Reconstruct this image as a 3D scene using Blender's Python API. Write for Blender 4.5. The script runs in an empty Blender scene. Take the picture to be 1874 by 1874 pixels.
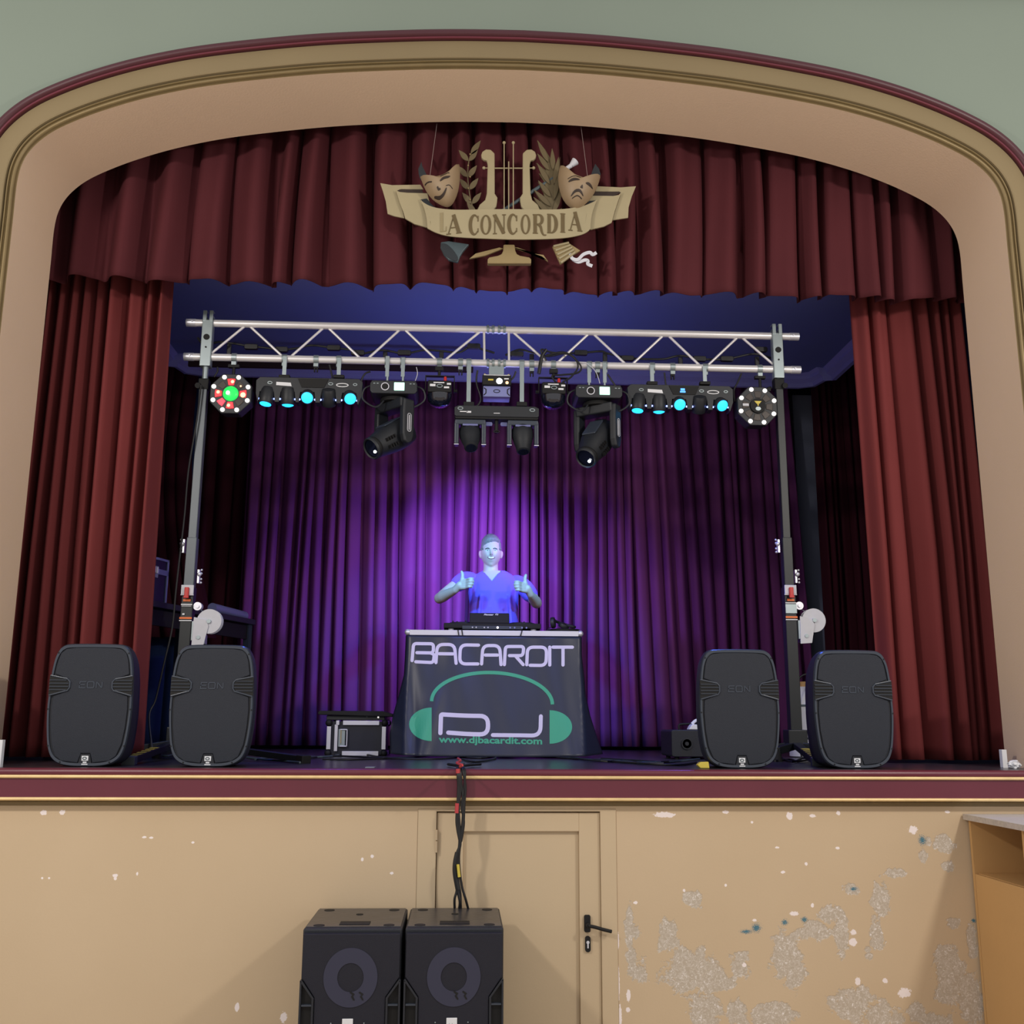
import bpy, bmesh, math, random
import numpy as np
from mathutils import Vector, Matrix
PI = math.pi
sc = bpy.context.scene
C = sc.collection

# ------------------------------------------------------------------ camera
PITCH, YAW, ROLL, FPX = math.radians(11.6), math.radians(2.8), math.radians(.275), 1880.0
CAM = np.array([-.25, -5.2, 1.5])
_F = np.array([math.sin(YAW)*math.cos(PITCH), math.cos(YAW)*math.cos(PITCH), math.sin(PITCH)])
_R = np.array([math.cos(YAW), -math.sin(YAW), 0.0]); _U = np.cross(_R, _F)
_R2 = _R*math.cos(ROLL)+_U*math.sin(ROLL); _U2 = -_R*math.sin(ROLL)+_U*math.cos(ROLL)
cd = bpy.data.cameras.new('camera'); cam = bpy.data.objects.new('camera', cd); C.objects.link(cam)
cd.sensor_width = 36; cd.lens = 36*FPX/1874; cd.clip_start = .05
m = Matrix.Identity(4)
for i in range(3):
    m[i][0] = _R2[i]; m[i][1] = _U2[i]; m[i][2] = -_F[i]; m[i][3] = CAM[i]
cam.matrix_world = m
sc.camera = cam

# ------------------------------------------------------------------ world, lights, exposure
w = bpy.data.worlds.new('world'); sc.world = w; w.use_nodes = True
w.node_tree.nodes['Background'].inputs[0].default_value = (1.0, .96, .93, 1)
w.node_tree.nodes['Background'].inputs[1].default_value = .68
sc.view_settings.view_transform = 'Standard'; sc.view_settings.look = 'None'
sc.view_settings.exposure = 0; sc.view_settings.gamma = 1; sc.view_settings.use_curve_mapping = False

def lamp(kind, name, loc, power, col, target=None, size=.3, angle=60, blend=.5, sizey=None):
    d = bpy.data.lights.new(name, kind); d.energy = power; d.color = col
    if kind == 'AREA':
        d.size = size
        if sizey: d.shape = 'RECTANGLE'; d.size_y = sizey
    else: d.shadow_soft_size = size
    if kind == 'SPOT': d.spot_size = math.radians(angle); d.spot_blend = blend
    o = bpy.data.objects.new(name, d); C.objects.link(o); o.location = loc
    if target is not None:
        o.rotation_euler = (Vector(target)-Vector(loc)).to_track_quat('-Z', 'Y').to_euler()
    return o
WARM = (1.0, .93, .84)
lamp('POINT', 'hall_lamp', (3.35, -3.3, 4.0), 300, WARM, size=.16)
lamp('POINT', 'hall_lamp', (-3.3, -3.3, 4.0), 300, WARM, size=.16)
VIO = (.56, .34, 1.0)
lamp('SPOT', 'backdrop_spot', (-1.30, 1.75, 3.40), 560, (.34, .22, 1.0), (.10, 3.85, 2.55), .06, 56, 1)
lamp('SPOT', 'backdrop_spot', (1.30, 1.75, 3.40), 490, (.34, .22, 1.0), (-.50, 3.85, 2.55), .06, 56, 1)
lamp('SPOT', 'backdrop_spot', (-.1, 3.0, 3.7), 45, (.34, .22, 1.0), (-.15, 3.85, 2.9), .06, 95, 1)
lamp('SPOT', 'backdrop_spot', (-.9, 1.75, 3.3), 30, (.36, .22, 1.0), (-.7, 3.85, 1.9), .1, 75, 1)
lamp('SPOT', 'backdrop_spot', (1.0, 1.75, 3.3), 20, (.42, .22, 1.0), (1.3, 3.85, 2.0), .1, 85, 1)
lamp('SPOT', 'dj_spot', (-.72, .95, 3.12), 215, (.04, .42, 1.0), (-.06, 2.5, 2.50), .05, 36, .7)
lamp('SPOT', 'dj_spot', (.72, .95, 3.12), 215, (.04, .42, 1.0), (-.06, 2.5, 2.50), .05, 36, .7)
lamp('SPOT', 'floor_beam', (.80, 1.1, 3.3), 90, (.03, .22, 1.0), (.66, .13, 1.276), .02, 9, .9)
lamp('SPOT', 'floor_beam', (-1.1, 1.1, 3.3), 60, (.03, .12, 1.0), (-1.33, .75, 1.276), .02, 12, .9)
lamp('SPOT', 'blue_wash', (-1.15, 1.2, 3.42), 40, (.05, .12, 1.0), (-1.0, .9, 1.3), .05, 80, .8)
lamp('SPOT', 'blue_wash', (1.35, 1.2, 3.42), 60, (.05, .12, 1.0), (1.4, .9, 1.3), .05, 80, .8)
lamp('SPOT', 'front_wash', (.0, .85, 3.1), 34, (.16, .22, 1.0), (0, 1.75, 1.75), .05, 75, .9)

# ------------------------------------------------------------------ pixel -> world on real planes
def _ray(x, y): return _F*FPX + _R2*(x-937) - _U2*(y-937)
def at(x, y, Y):
    d = _ray(x, y); p = CAM+d*(Y-CAM[1])/d[1]; return Vector(p)
def fl(x, y, Z):
    d = _ray(x, y); p = CAM+d*(Z-CAM[2])/d[2]; return Vector(p)
SZ = 1.276                                     # stage floor height

# ------------------------------------------------------------------ materials
def srgb(r, g, b):
    f = lambda c: (c/255/12.92) if c/255 <= .04045 else ((c/255+.055)/1.055)**2.4
    return (f(r), f(g), f(b), 1)
def mat(name, col, rough=.6, metal=0, bump=0, bscale=60, var=0, vscale=4, emit=None, estr=1, sheen=0, spec=.5, coat=0):
    m = bpy.data.materials.new(name); m.use_nodes = True; nt = m.node_tree; N = nt.nodes; L = nt.links
    b = N['Principled BSDF']; b.inputs['Base Color'].default_value = col
    b.inputs['Roughness'].default_value = rough; b.inputs['Metallic'].default_value = metal
    b.inputs['Specular IOR Level'].default_value = spec; b.inputs['Coat Weight'].default_value = coat
    if sheen:
        b.inputs['Sheen Weight'].default_value = sheen; b.inputs['Sheen Roughness'].default_value = .4
        b.inputs['Sheen Tint'].default_value = col
    if emit:
        b.inputs['Emission Color'].default_value = emit; b.inputs['Emission Strength'].default_value = estr
    tc = N.new('ShaderNodeTexCoord')
    if bump:
        n = N.new('ShaderNodeTexNoise'); n.inputs['Scale'].default_value = bscale; n.inputs['Detail'].default_value = 4
        L.new(tc.outputs['Object'], n.inputs['Vector'])
        bp = N.new('ShaderNodeBump'); bp.inputs['Strength'].default_value = bump; bp.inputs['Distance'].default_value = .004
        L.new(n.outputs['Fac'], bp.inputs['Height']); L.new(bp.outputs['Normal'], b.inputs['Normal'])
    if var:
        n = N.new('ShaderNodeTexNoise'); n.inputs['Scale'].default_value = vscale; n.inputs['Detail'].default_value = 5
        L.new(tc.outputs['Object'], n.inputs['Vector'])
        r = N.new('ShaderNodeMapRange'); r.inputs['To Min'].default_value = 1-var; r.inputs['To Max'].default_value = 1+var
        L.new(n.outputs['Fac'], r.inputs['Value'])
        mx = N.new('ShaderNodeVectorMath'); mx.operation = 'SCALE'; mx.inputs[0].default_value = col[:3]
        L.new(r.outputs['Result'], mx.inputs['Scale']); L.new(mx.outputs['Vector'], b.inputs['Base Color'])
    return m
lamp('SPOT', 'ceiling_fill', (0, 1.9, 3.2), 22, (.36, .40, 1.0), (0, 2.2, 4.5), .1, 165, 1)  # added blue fill for the stage ceiling, with no fixture of its own
M = dict(
 green=mat('green_plaster', srgb(124, 135, 124), .9, bump=.15, bscale=25, var=.05, vscale=1.2),
 sand=mat('sand_plaster', srgb(230, 202, 174), .85, bump=.2, bscale=90, var=.05, vscale=1.5),
 tan=mat('tan_plaster', srgb(128, 112, 82), .8, bump=.15, bscale=60, var=.08, vscale=2),
 gold=mat('dull_gold_paint', srgb(124, 106, 72), .45, .35, bump=.1, var=.15, vscale=8),
 brightgold=mat('worn_gold_line', srgb(235, 205, 150), .4, .2, var=.2, vscale=14),
 maroon=mat('maroon_paint', srgb(102, 39, 55), .35, bump=.08, bscale=40, var=.1, vscale=5),
 darkmaroon=mat('dark_maroon_paint', srgb(70, 28, 38), .4),
 floor=mat('stage_boards', srgb(58, 54, 60), .28, bump=.2, bscale=30, var=.35, vscale=6),
 hallfloor=mat('hall_tiles', srgb(190, 175, 156), .4, var=.1, vscale=3),
 ceil=mat('ceiling_blue_spill_tint', srgb(120, 132, 190), .9, var=.05, vscale=1),  # blue stage light on the white ceiling, put into its colour
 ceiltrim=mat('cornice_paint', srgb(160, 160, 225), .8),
 stagewall=mat('stage_wall_paint', srgb(40, 48, 70), .9, var=.2, vscale=2),
 column=mat('column_paint', srgb(120, 126, 150), .9),
 velvet=mat('red_velvet', srgb(118, 52, 53), .85, bump=.15, bscale=400, var=.08, vscale=3, sheen=.25, spec=.2),
 velvet2=mat('valance_velvet', srgb(82, 35, 41), .85, bump=.15, bscale=400, var=.10, vscale=3, sheen=.25, spec=.2),  # weaker light under the arch top put into a darker velvet colour
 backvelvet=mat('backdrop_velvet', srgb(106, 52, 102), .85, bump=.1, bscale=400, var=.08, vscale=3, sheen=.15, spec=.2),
 legvelvet=mat('wing_velvet', srgb(62, 22, 34), .9, spec=.15),
 bluecloth=mat('dark_blue_cloth', srgb(34, 50, 90), .9, spec=.15),
 black=mat('black_plastic', srgb(34, 37, 43), .5, bump=.1, bscale=300),
 body=mat('dark_grey_cabinet', srgb(30, 33, 42), .55, bump=.3, bscale=250),
 rim=mat('satin_grey_rim', srgb(58, 65, 78), .3, bump=.05),
 grille=mat('metal_grille', srgb(33, 38, 50), .65, .0, bump=.6, bscale=500),
 grilletext=mat('grille_letters', srgb(30, 33, 40), .35, .3),
 deep=mat('deep_black', srgb(10, 10, 13), .7),
 subgrille=mat('sub_grille', srgb(18, 19, 36), .65, .0, bump=.6, bscale=500),
 subcone=mat('sub_cone', srgb(50, 51, 72), .7),
 subtop=mat('scuffed_black_top', srgb(52, 52, 58), .32, bump=.3, bscale=40, var=.5, vscale=12),
 alu=mat('aluminium', srgb(235, 232, 235), .35, .3, bump=.03),
 alubright=mat('brushed_aluminium', srgb(225, 225, 235), .35, .5),
 zinc=mat('zinc_steel', srgb(160, 172, 176), .4, .6, var=.1, vscale=20),
 mast=mat('grey_mast_steel', srgb(92, 98, 104), .45, .3, var=.1),
 blackmast=mat('black_mast_steel', srgb(28, 32, 36), .45, .1),
 white=mat('white_label', srgb(230, 232, 238), .5),
 offwhite=mat('worn_white', srgb(205, 206, 215), .5, var=.06, vscale=30),
 red=mat('red_plastic', srgb(200, 40, 36), .4),
 orange=mat('orange_label', srgb(235, 120, 60), .5),
 yellow=mat('yellow_tape', srgb(215, 195, 80), .5),
 coral=mat('red_tape', srgb(185, 62, 68), .5),
 cable=mat('black_rubber', srgb(22, 22, 26), .5),
 cream=mat('cream_paint', srgb(164, 152, 120), .6, var=.10, vscale=6),
 creamdark=mat('ochre_paint', srgb(150, 130, 90), .6, var=.12, vscale=8),
 olive=mat('olive_leaf_paint', srgb(100, 88, 62), .65, var=.15, vscale=12),
 inkgold=mat('letter_paint', srgb(98, 82, 50), .6, var=.12, vscale=30),
 faint=mat('faded_letter_paint', srgb(146, 132, 98), .6),
 slate=mat('slate_paint', srgb(70, 84, 90), .5, var=.2, vscale=20),
 darkslate=mat('dark_slate_paint', srgb(34, 40, 46), .6),
 mask=mat('mask_paint', srgb(152, 130, 102), .5, var=.12, vscale=10),
 maskdark=mat('mask_line_paint', srgb(48, 34, 28), .6),
 banner=mat('banner_vinyl', srgb(42, 48, 64), .36, bump=.1, bscale=200, var=.08, vscale=3),
 print_white=mat('banner_white_print', srgb(215, 210, 232), .5),
 print_green=mat('banner_green_print', srgb(62, 168, 128), .5),
 case=mat('case_laminate', srgb(24, 27, 44), .4, bump=.15, bscale=200),
 skin=mat('skin', srgb(186, 152, 132), .5), lips=mat('lip_skin', srgb(150, 84, 80), .5),
 hair=mat('short_brown_hair', srgb(112, 98, 88), .6, bump=.8, bscale=150, var=.25, vscale=60),
 teeth=mat('teeth', srgb(240, 238, 232), .3), brow=mat('brow_hair', srgb(48, 38, 34), .7),
 eye=mat('dark_eye', srgb(30, 28, 30), .3),
 shirt=mat('blue_violet_cotton', srgb(122, 76, 190), .9, bump=.1, bscale=300),
 shirtrim=mat('neckline_cotton', srgb(60, 45, 110), .9),
 trousers=mat('dark_trousers', srgb(30, 32, 42), .9),
 ply=mat('plywood_face', srgb(200, 158, 104), .6, bump=.1, bscale=50, var=.08, vscale=3),
 plyedge=mat('plywood_edge', srgb(190, 180, 170), .7, bump=.4, bscale=120, var=.25, vscale=60),
 plytop=mat('greyed_worktop', srgb(196, 190, 190), .6, var=.12, vscale=20),
 lens=mat('glass_lens', srgb(20, 24, 40), .05, coat=1),
 cyan=mat('cyan_lens_glow', srgb(40, 190, 255), .3, emit=(.02, .42, 1.0, 1), estr=2.2),
 bluedot=mat('blue_led_glow', srgb(60, 90, 255), .3, emit=(.25, .35, 1.0, 1), estr=5),
 screen=mat('lit_display', srgb(190, 240, 215), .3, emit=(.45, .95, .72, 1), estr=1.1),
 whiteled=mat('white_led', srgb(245, 240, 235), .3, emit=(1, .95, .92, 1), estr=.9),
 beam=mat('white_beam_and_glint', srgb(255, 255, 255), .3, emit=(.95, 1, 1, 1), estr=5),
 redled=mat('red_led_lens', srgb(200, 20, 30), .3, emit=(1, .03, .04, 1), estr=1.3),
 redhot=mat('hot_led_core', srgb(255, 150, 80), .3, emit=(1, .45, .22, 1), estr=3),
 greenled=mat('green_led_dome', srgb(30, 170, 60), .3, emit=(.02, .75, .12, 1), estr=1.0),
 greenhot=mat('green_led_core', srgb(200, 255, 220), .3, emit=(.6, 1, .75, 1), estr=3),
 smoke=mat('smoked_lens', srgb(70, 62, 58), .2), pinkled=mat('pink_filter', srgb(215, 60, 80), .3, emit=(.7, .05, .09, 1), estr=.8),
 bluelit=mat('blue_led_screen', srgb(60, 130, 240), .3, emit=(.1, .4, 1, 1), estr=1.5),
 purplecap=mat('grey_metal_panel', srgb(130, 135, 190), .4, .2),
 dimwood=mat('dark_batten_wood', srgb(50, 30, 32), .7),
 wiremat=mat('steel_wire', srgb(170, 150, 150), .4, .4),
)

# peeling plaster for the stage front: patches with their own outlines
def peel_material():
    m = bpy.data.materials.new('peeling_sand_plaster'); m.use_nodes = True; nt = m.node_tree; N = nt.nodes; L = nt.links
    b = N['Principled BSDF']; b.inputs['Roughness'].default_value = .8
    tc = N.new('ShaderNodeTexCoord')
    def noise(scale, det=5, dist=0):
        n = N.new('ShaderNodeTexNoise'); n.inputs['Scale'].default_value = scale; n.inputs['Detail'].default_value = det
        n.inputs['Distortion'].default_value = dist; L.new(tc.outputs['Object'], n.inputs['Vector']); return n.outputs['Fac']
    def mth(op, a, c=None, clamp=False):
        n = N.new('ShaderNodeMath'); n.operation = op; n.use_clamp = clamp
        for k, v in enumerate((a, c)):
            if v is None: continue
            if isinstance(v, (int, float)): n.inputs[k].default_value = v
            else: L.new(v, n.inputs[k])
        return n.outputs[0]
    def blob(px, py, rx, ry):
        c = at(px, py, 0); k = 2.77e-3
        s = N.new('ShaderNodeVectorMath'); s.operation = 'SUBTRACT'; L.new(tc.outputs['Object'], s.inputs[0]); s.inputs[1].default_value = (c.x, 0, c.z)
        d = N.new('ShaderNodeVectorMath'); d.operation = 'MULTIPLY'; L.new(s.outputs[0], d.inputs[0]); d.inputs[1].default_value = (1/(rx*k), 0, 1/(ry*k))
        ln = N.new('ShaderNodeVectorMath'); ln.operation = 'LENGTH'; L.new(d.outputs[0], ln.inputs[0])
        return ln.outputs['Value']
    patches = [(1268, 1648, 18, 14), (1152, 1700, 8, 34), (1160, 1708, 12, 10), (1222, 1716, 18, 24), (1156, 1762, 10, 24), (1172, 1778, 14, 18),
        (1262, 1780, 42, 36), (1300, 1795, 40, 22), (1290, 1850, 28, 26), (1352, 1768, 18, 18), (1360, 1752, 16, 10), (1350, 1852, 16, 26),
        (1440, 1750, 26, 44), (1490, 1705, 26, 14), (1522, 1672, 22, 16), (1540, 1708, 12, 36), (1612, 1648, 16, 30), (1455, 1778, 20, 20), (1450, 1790, 14, 18),
        (1605, 1712, 14, 20), (1725, 1545, 26, 14), (1690, 1568, 7, 12), (1640, 1598, 18, 8), (1558, 1628, 16, 8), (1735, 1768, 24, 36), (1752, 1800, 30, 36),
        (1775, 1830, 22, 36), (1722, 1822, 16, 12), (1560, 1840, 40, 22), (1610, 1856, 30, 20), (1580, 1820, 12, 14), (1430, 1858, 26, 20), (1400, 1862, 20, 20),
        (1678, 1850, 14, 16), (1640, 1866, 14, 12), (1778, 1720, 8, 30), (1745, 1690, 12, 10), (1735, 1585, 10, 8), (1720, 1872, 22, 14), (1588, 1738, 6, 5), (1590, 1750, 7, 6)]
    dots = [(1216, 1491, 21, 5), (1445, 1493, 6, 7), (80, 1487, 6, 4.5), (114, 1486.5, 5, 4.5), (264, 1532, 4, 2), (277, 1533, 4, 2), (353, 1542, 3, 2),
        (211, 1602, 5, 3), (211, 1608, 3, 3), (251, 1599, 2, 3), (77, 1607, 2, 2), (90, 1607, 2, 2), (681, 1567, 3.5, 3), (663, 1573, 2.5, 3), (717, 1598, 3.5, 2.5),
        (1328, 1486, 6, 3), (1376, 1505, 2.5, 2.5), (1487, 1493, 6, 3), (1534, 1488, 4, 4), (1252, 1630, 3, 3), (1328, 1620, 2.5, 2.5), (1381, 1684, 4, 2.5),
        (1475, 1581, 3, 3), (1433, 1596, 5, 2.5), (1487, 1657, 3, 4), (1454, 1672, 9, 4), (1671, 1519, 9, 7), (1734, 1486, 5, 2.5), (1362, 1766, 4, 4), (1655, 1817, 13, 8),
        (1149, 1848, 4, 4), (1163, 1652, 4, 3), (519, 1862, 6, 9), (434, 1843, 4, 8), (1620, 1795, 5, 4), (1570, 1796, 5, 8), (1150, 1822, 4, 10), (1135, 1860, 3, 20),
        (1131, 1722, 2, 14), (1132, 1800, 2, 30), (1422, 1551, 4, 2), (1533, 1552, 4, 2.5), (1561, 1724, 8, 7), (1562, 1706, 6, 5)]
    ne = noise(15, 6, .8); ne2 = noise(90, 4, .4)
    wob = mth('ADD', mth('MULTIPLY', mth('SUBTRACT', ne, .5), 2.4), mth('MULTIPLY', mth('SUBTRACT', ne2, .5), .9))
    cur = None
    for p in patches:
        d = blob(*p); cur = d if cur is None else mth('MINIMUM', cur, d)
    pm = mth('MULTIPLY', mth('SUBTRACT', 1.12, mth('ADD', cur, wob)), 6, True)
    cur = None
    for p in dots:
        d = blob(*p); cur = d if cur is None else mth('MINIMUM', cur, d)
    dm = mth('MULTIPLY', mth('SUBTRACT', 1.0, mth('ADD', cur, mth('MULTIPLY', mth('SUBTRACT', ne2, .5), 1.2))), 6, True)
    # blue chalk marks
    cur = None
    for p in [(1366, 1705, 9, 3), (1384, 1698, 7, 6), (1688, 1538, 6, 7), (1472, 1683, 5, 4), (1436, 1688, 5, 4), (1562, 1627, 5, 3), (1782, 1685, 4, 3)]:
        d = blob(*p); cur = d if cur is None else mth('MINIMUM', cur, d)
    bm = mth('MULTIPLY', mth('SUBTRACT', 1.0, mth('ADD', cur, mth('MULTIPLY', mth('SUBTRACT', noise(300, 2), .5), 5))), 6, True)
    base = N.new('ShaderNodeValToRGB'); base.color_ramp.elements[0].color = srgb(198, 175, 144); base.color_ramp.elements[1].color = srgb(210, 188, 158)
    L.new(noise(1.3, 5), base.inputs['Fac'])
    pat = N.new('ShaderNodeValToRGB'); e = pat.color_ramp.elements
    e[0].color = srgb(188, 175, 158); e[0].position = .42; e[1].color = srgb(244, 238, 238); e[1].position = .72
    x = e.new(.6); x.color = srgb(206, 196, 184)
    L.new(noise(70, 8, 1.5), pat.inputs['Fac'])
    def mix(f, a, c):
        n = N.new('ShaderNodeMix'); n.data_type = 'RGBA'; L.new(f, n.inputs['Factor'])
        for k, v in ((6, a), (7, c)):
            if isinstance(v, tuple): n.inputs[k].default_value = v
            else: L.new(v, n.inputs[k])
        return n.outputs[2]
    c = mix(pm, base.outputs[0], pat.outputs[0]); c = mix(dm, c, srgb(246, 236, 236)); c = mix(bm, c, srgb(70, 120, 140))
    L.new(c, b.inputs['Base Color'])
    h = mth('ADD', mth('MULTIPLY', pm, -.6), mth('MULTIPLY', noise(90, 5), .25))
    bp = N.new('ShaderNodeBump'); bp.inputs['Strength'].default_value = .5; bp.inputs['Distance'].default_value = .004
    L.new(h, bp.inputs['Height']); L.new(bp.outputs['Normal'], b.inputs['Normal'])
    return m
M['peel'] = peel_material()

# ------------------------------------------------------------------ mesh helpers
class MB:
    def __init__(s): s.v = []; s.f = []
    def add(s, vs, fs):
        n = len(s.v); s.v += [tuple(v) for v in vs]; s.f += [tuple(i+n for i in f) for f in fs]; return s
    def box(s, c, d, rot=None):
        hx, hy, hz = d[0]/2, d[1]/2, d[2]/2; R = rot or Matrix.Identity(3); c = Vector(c)
        vs = [c+R@Vector((x*hx, y*hy, z*hz)) for z in (-1, 1) for y in (-1, 1) for x in (-1, 1)]
        return s.add(vs, [(0, 2, 3, 1), (4, 5, 7, 6), (0, 1, 5, 4), (2, 6, 7, 3), (0, 4, 6, 2), (1, 3, 7, 5)])
    def cyl(s, p, q, r, r2=None, n=20, caps=True):
        p = Vector(p); q = Vector(q); r2 = r if r2 is None else r2; a = (q-p).normalized()
        u = a.orthogonal().normalized(); w = a.cross(u)
        vs = [p+(u*math.cos(t)+w*math.sin(t))*r for t in [2*PI*i/n for i in range(n)]]
        vs += [q+(u*math.cos(t)+w*math.sin(t))*r2 for t in [2*PI*i/n for i in range(n)]]
        fs = [(i, (i+1) % n, n+(i+1) % n, n+i) for i in range(n)]
        if caps: fs += [tuple(range(n-1, -1, -1)), tuple(range(n, 2*n))]
        return s.add(vs, fs)
    def tube(s, pts, r, n=8, smooth=True, sub=6):
        P = [Vector(p) for p in pts]
        if smooth and len(P) > 2: P = spline(P, sub)
        up = None; rings = []
        for i, p in enumerate(P):
            t = (P[min(i+1, len(P)-1)]-P[max(i-1, 0)]).normalized()
            u = t.orthogonal().normalized() if up is None else (up-t*up.dot(t)).normalized()
            up = u; w = t.cross(u); rr = r(i/(len(P)-1)) if callable(r) else r
            rings.append([p+(u*math.cos(2*PI*k/n)+w*math.sin(2*PI*k/n))*rr for k in range(n)])
        vs = [v for g in rings for v in g]; fs = []
        for i in range(len(P)-1):
            for k in range(n): fs.append((i*n+k, i*n+(k+1) % n, (i+1)*n+(k+1) % n, (i+1)*n+k))
        fs += [tuple(range(n-1, -1, -1)), tuple(range((len(P)-1)*n, len(P)*n))]
        return s.add(vs, fs)
    def lathe(s, prof, origin=(0, 0, 0), axis=(0, 0, 1), n=32, sx=1, sy=1):
        o = Vector(origin); a = Vector(axis).normalized(); u = a.orthogonal().normalized(); w = a.cross(u)
        vs = [o+a*h+(u*math.cos(2*PI*k/n)*sx+w*math.sin(2*PI*k/n)*sy)*r for r, h in prof for k in range(n)]
        fs = [(i*n+k, i*n+(k+1) % n, (i+1)*n+(k+1) % n, (i+1)*n+k) for i in range(len(prof)-1) for k in range(n)]
        fs += [tuple(range(n-1, -1, -1)), tuple(range((len(prof)-1)*n, len(prof)*n))]
        return s.add(vs, fs)
    def prism(s, poly, y0, y1, f=None):           # outline in XZ, from depth y0 (front) to y1
        f = f or (lambda x, z, y: (x, y, z)); n = len(poly)
        A = sum(poly[i][0]*poly[(i+1) % n][1]-poly[(i+1) % n][0]*poly[i][1] for i in range(n))
        if A < 0: poly = poly[::-1]
        vs = [f(x, z, y0) for x, z in poly]+[f(x, z, y1) for x, z in poly]
        fs = [tuple(range(n)), tuple(range(2*n-1, n-1, -1))]+[(i, i+n, (i+1) % n+n, (i+1) % n) for i in range(n)]
        return s.add(vs, fs)
    def strip(s, A, B, y0, y1, f=None, closed=False):   # band between two outlines, with thickness
        f = f or (lambda x, z, y: (x, y, z)); n = len(A)
        vs = [f(x, z, y0) for x, z in A]+[f(x, z, y0) for x, z in B]+[f(x, z, y1) for x, z in A]+[f(x, z, y1) for x, z in B]
        fs = []; rng = range(n if closed else n-1)
        for i in rng:
            j = (i+1) % n
            fs += [(i, j, n+j, n+i), (2*n+i, 3*n+i, 3*n+j, 2*n+j), (i, 2*n+i, 2*n+j, j), (n+i, n+j, 3*n+j, 3*n+i)]
        if not closed: fs += [(0, n, 3*n, 2*n), (n-1, 3*n-1, 4*n-1, 2*n-1)]
        return s.add(vs, fs)
    def ribbon(s, path, wd, y0, y1, f=None, closed=False, round_=False):
        P = [Vector((p[0], p[1])) for p in path]; n = len(P)
        if round_ and not closed:                 # round both ends
            hw = (wd if not callable(wd) else wd(0))/2
            def cap(a, b):                        # extra points beyond a, away from b, narrowing
                d = (a-b).normalized(); return [(a+d*hw*math.sin(t), math.cos(t)) for t in (PI*.17, PI*.33, PI*.44, PI*.498)]
            s0 = cap(P[0], P[1]); s1 = cap(P[-1], P[-2])
            W = [c[1] for c in s0[::-1]]+[1]*n+[c[1] for c in s1]; P = [c[0] for c in s0[::-1]]+P+[c[0] for c in s1]
            base = wd; wid = [W[i]*(base if not callable(base) else base(i/(len(P)-1))) for i in range(len(P))]
        else: wid = [(wd(i/(max(n-1, 1))) if callable(wd) else wd) for i in range(n)]
        n = len(P); A = []; B = []
        for i in range(n):
            a = P[(i-1) % n] if closed else P[max(i-1, 0)]; b = P[(i+1) % n] if closed else P[min(i+1, n-1)]
            t = (b-a).normalized(); q = Vector((-t.y, t.x))
            d1 = (P[i]-a); k = 1.0
            if 0 < i < n-1 or closed:
                e = (b-P[i]); 
                if d1.length > 1e-9 and e.length > 1e-9:
                    c = max(.5, math.sqrt(max(.001, (1+d1.normalized().dot(e.normalized()))/2))); k = 1/c
            A.append(tuple(P[i]+q*wid[i]/2*k)); B.append(tuple(P[i]-q*wid[i]/2*k))
        return s.strip(A, B, y0, y1, f, closed)
    def ball(s, c, r, n=16, m=10, sc_=(1, 1, 1)):
        c = Vector(c); vs = []; fs = []
        for i in range(1, m):
            for k in range(n):
                a = PI*i/m; b = 2*PI*k/n
                vs.append(c+Vector((math.sin(a)*math.cos(b)*r*sc_[0], math.sin(a)*math.sin(b)*r*sc_[1], math.cos(a)*r*sc_[2])))
        t = len(vs); vs += [c+Vector((0, 0, r*sc_[2])), c-Vector((0, 0, r*sc_[2]))]
        for i in range(m-2):
            for k in range(n): fs.append((i*n+k, (i+1)*n+k, (i+1)*n+(k+1) % n, i*n+(k+1) % n))
        for k in range(n): fs += [(t, k, (k+1) % n), (t+1, (m-2)*n+(k+1) % n, (m-2)*n+k)]
        return s.add(vs, fs)
    def build(s, name, mt, parent=None, smooth=False, bevel=0, segs=3, angle=35, tri=False):
        me = bpy.data.meshes.new(name); me.from_pydata(s.v, [], s.f); me.update()
        bm = bmesh.new(); bm.from_mesh(me); bmesh.ops.recalc_face_normals(bm, faces=bm.faces); bm.to_mesh(me); bm.free()
        o = bpy.data.objects.new(name, me); C.objects.link(o); me.materials.append(M[mt] if isinstance(mt, str) else mt)
        if smooth:
            for p in me.polygons: p.use_smooth = True
            try: me.set_sharp_from_angle(angle=math.radians(angle))
            except Exception: pass
        if bevel:
            b = o.modifiers.new('bevel', 'BEVEL'); b.width = bevel; b.segments = segs; b.limit_method = 'ANGLE'; b.angle_limit = math.radians(40)
            b.harden_normals = False
        if parent: o.parent = parent
        return o
def spline(P, sub=6):
    out = []; n = len(P)
    for i in range(n-1):
        a, b, c, d = P[max(i-1, 0)], P[i], P[i+1], P[min(i+2, n-1)]
        for k in range(sub):
            t = k/sub; out.append(.5*((2*b)+(c-a)*t+(2*a-5*b+4*c-d)*t*t+(3*b-a-3*c+d)*t**3))
    return out+[P[-1]]
def spl2(pts, sub=6): return [tuple(v) for v in spline([Vector(p) for p in pts], sub)]
def ellipse(cx, cz, rx, rz, n=24, a0=0, a1=2*PI, full=True):
    k = n if full else n-1
    return [(cx+rx*math.cos(a0+(a1-a0)*i/k), cz+rz*math.sin(a0+(a1-a0)*i/k)) for i in range(n)]
def rrect(x0, z0, x1, z1, r, n=5):
    out = []
    for cx, cz, a in ((x1-r, z0+r, -PI/2), (x1-r, z1-r, 0), (x0+r, z1-r, PI/2), (x0+r, z0+r, PI)):
        out += [(cx+r*math.cos(a+PI/2*i/n), cz+r*math.sin(a+PI/2*i/n)) for i in range(n+1)]
    return out
def tag(o, label=None, cat=None, group=None, kind=None):
    if label: o['label'] = label
    if cat: o['category'] = cat
    if group: o['group'] = group
    if kind: o['kind'] = kind
    return o
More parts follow.
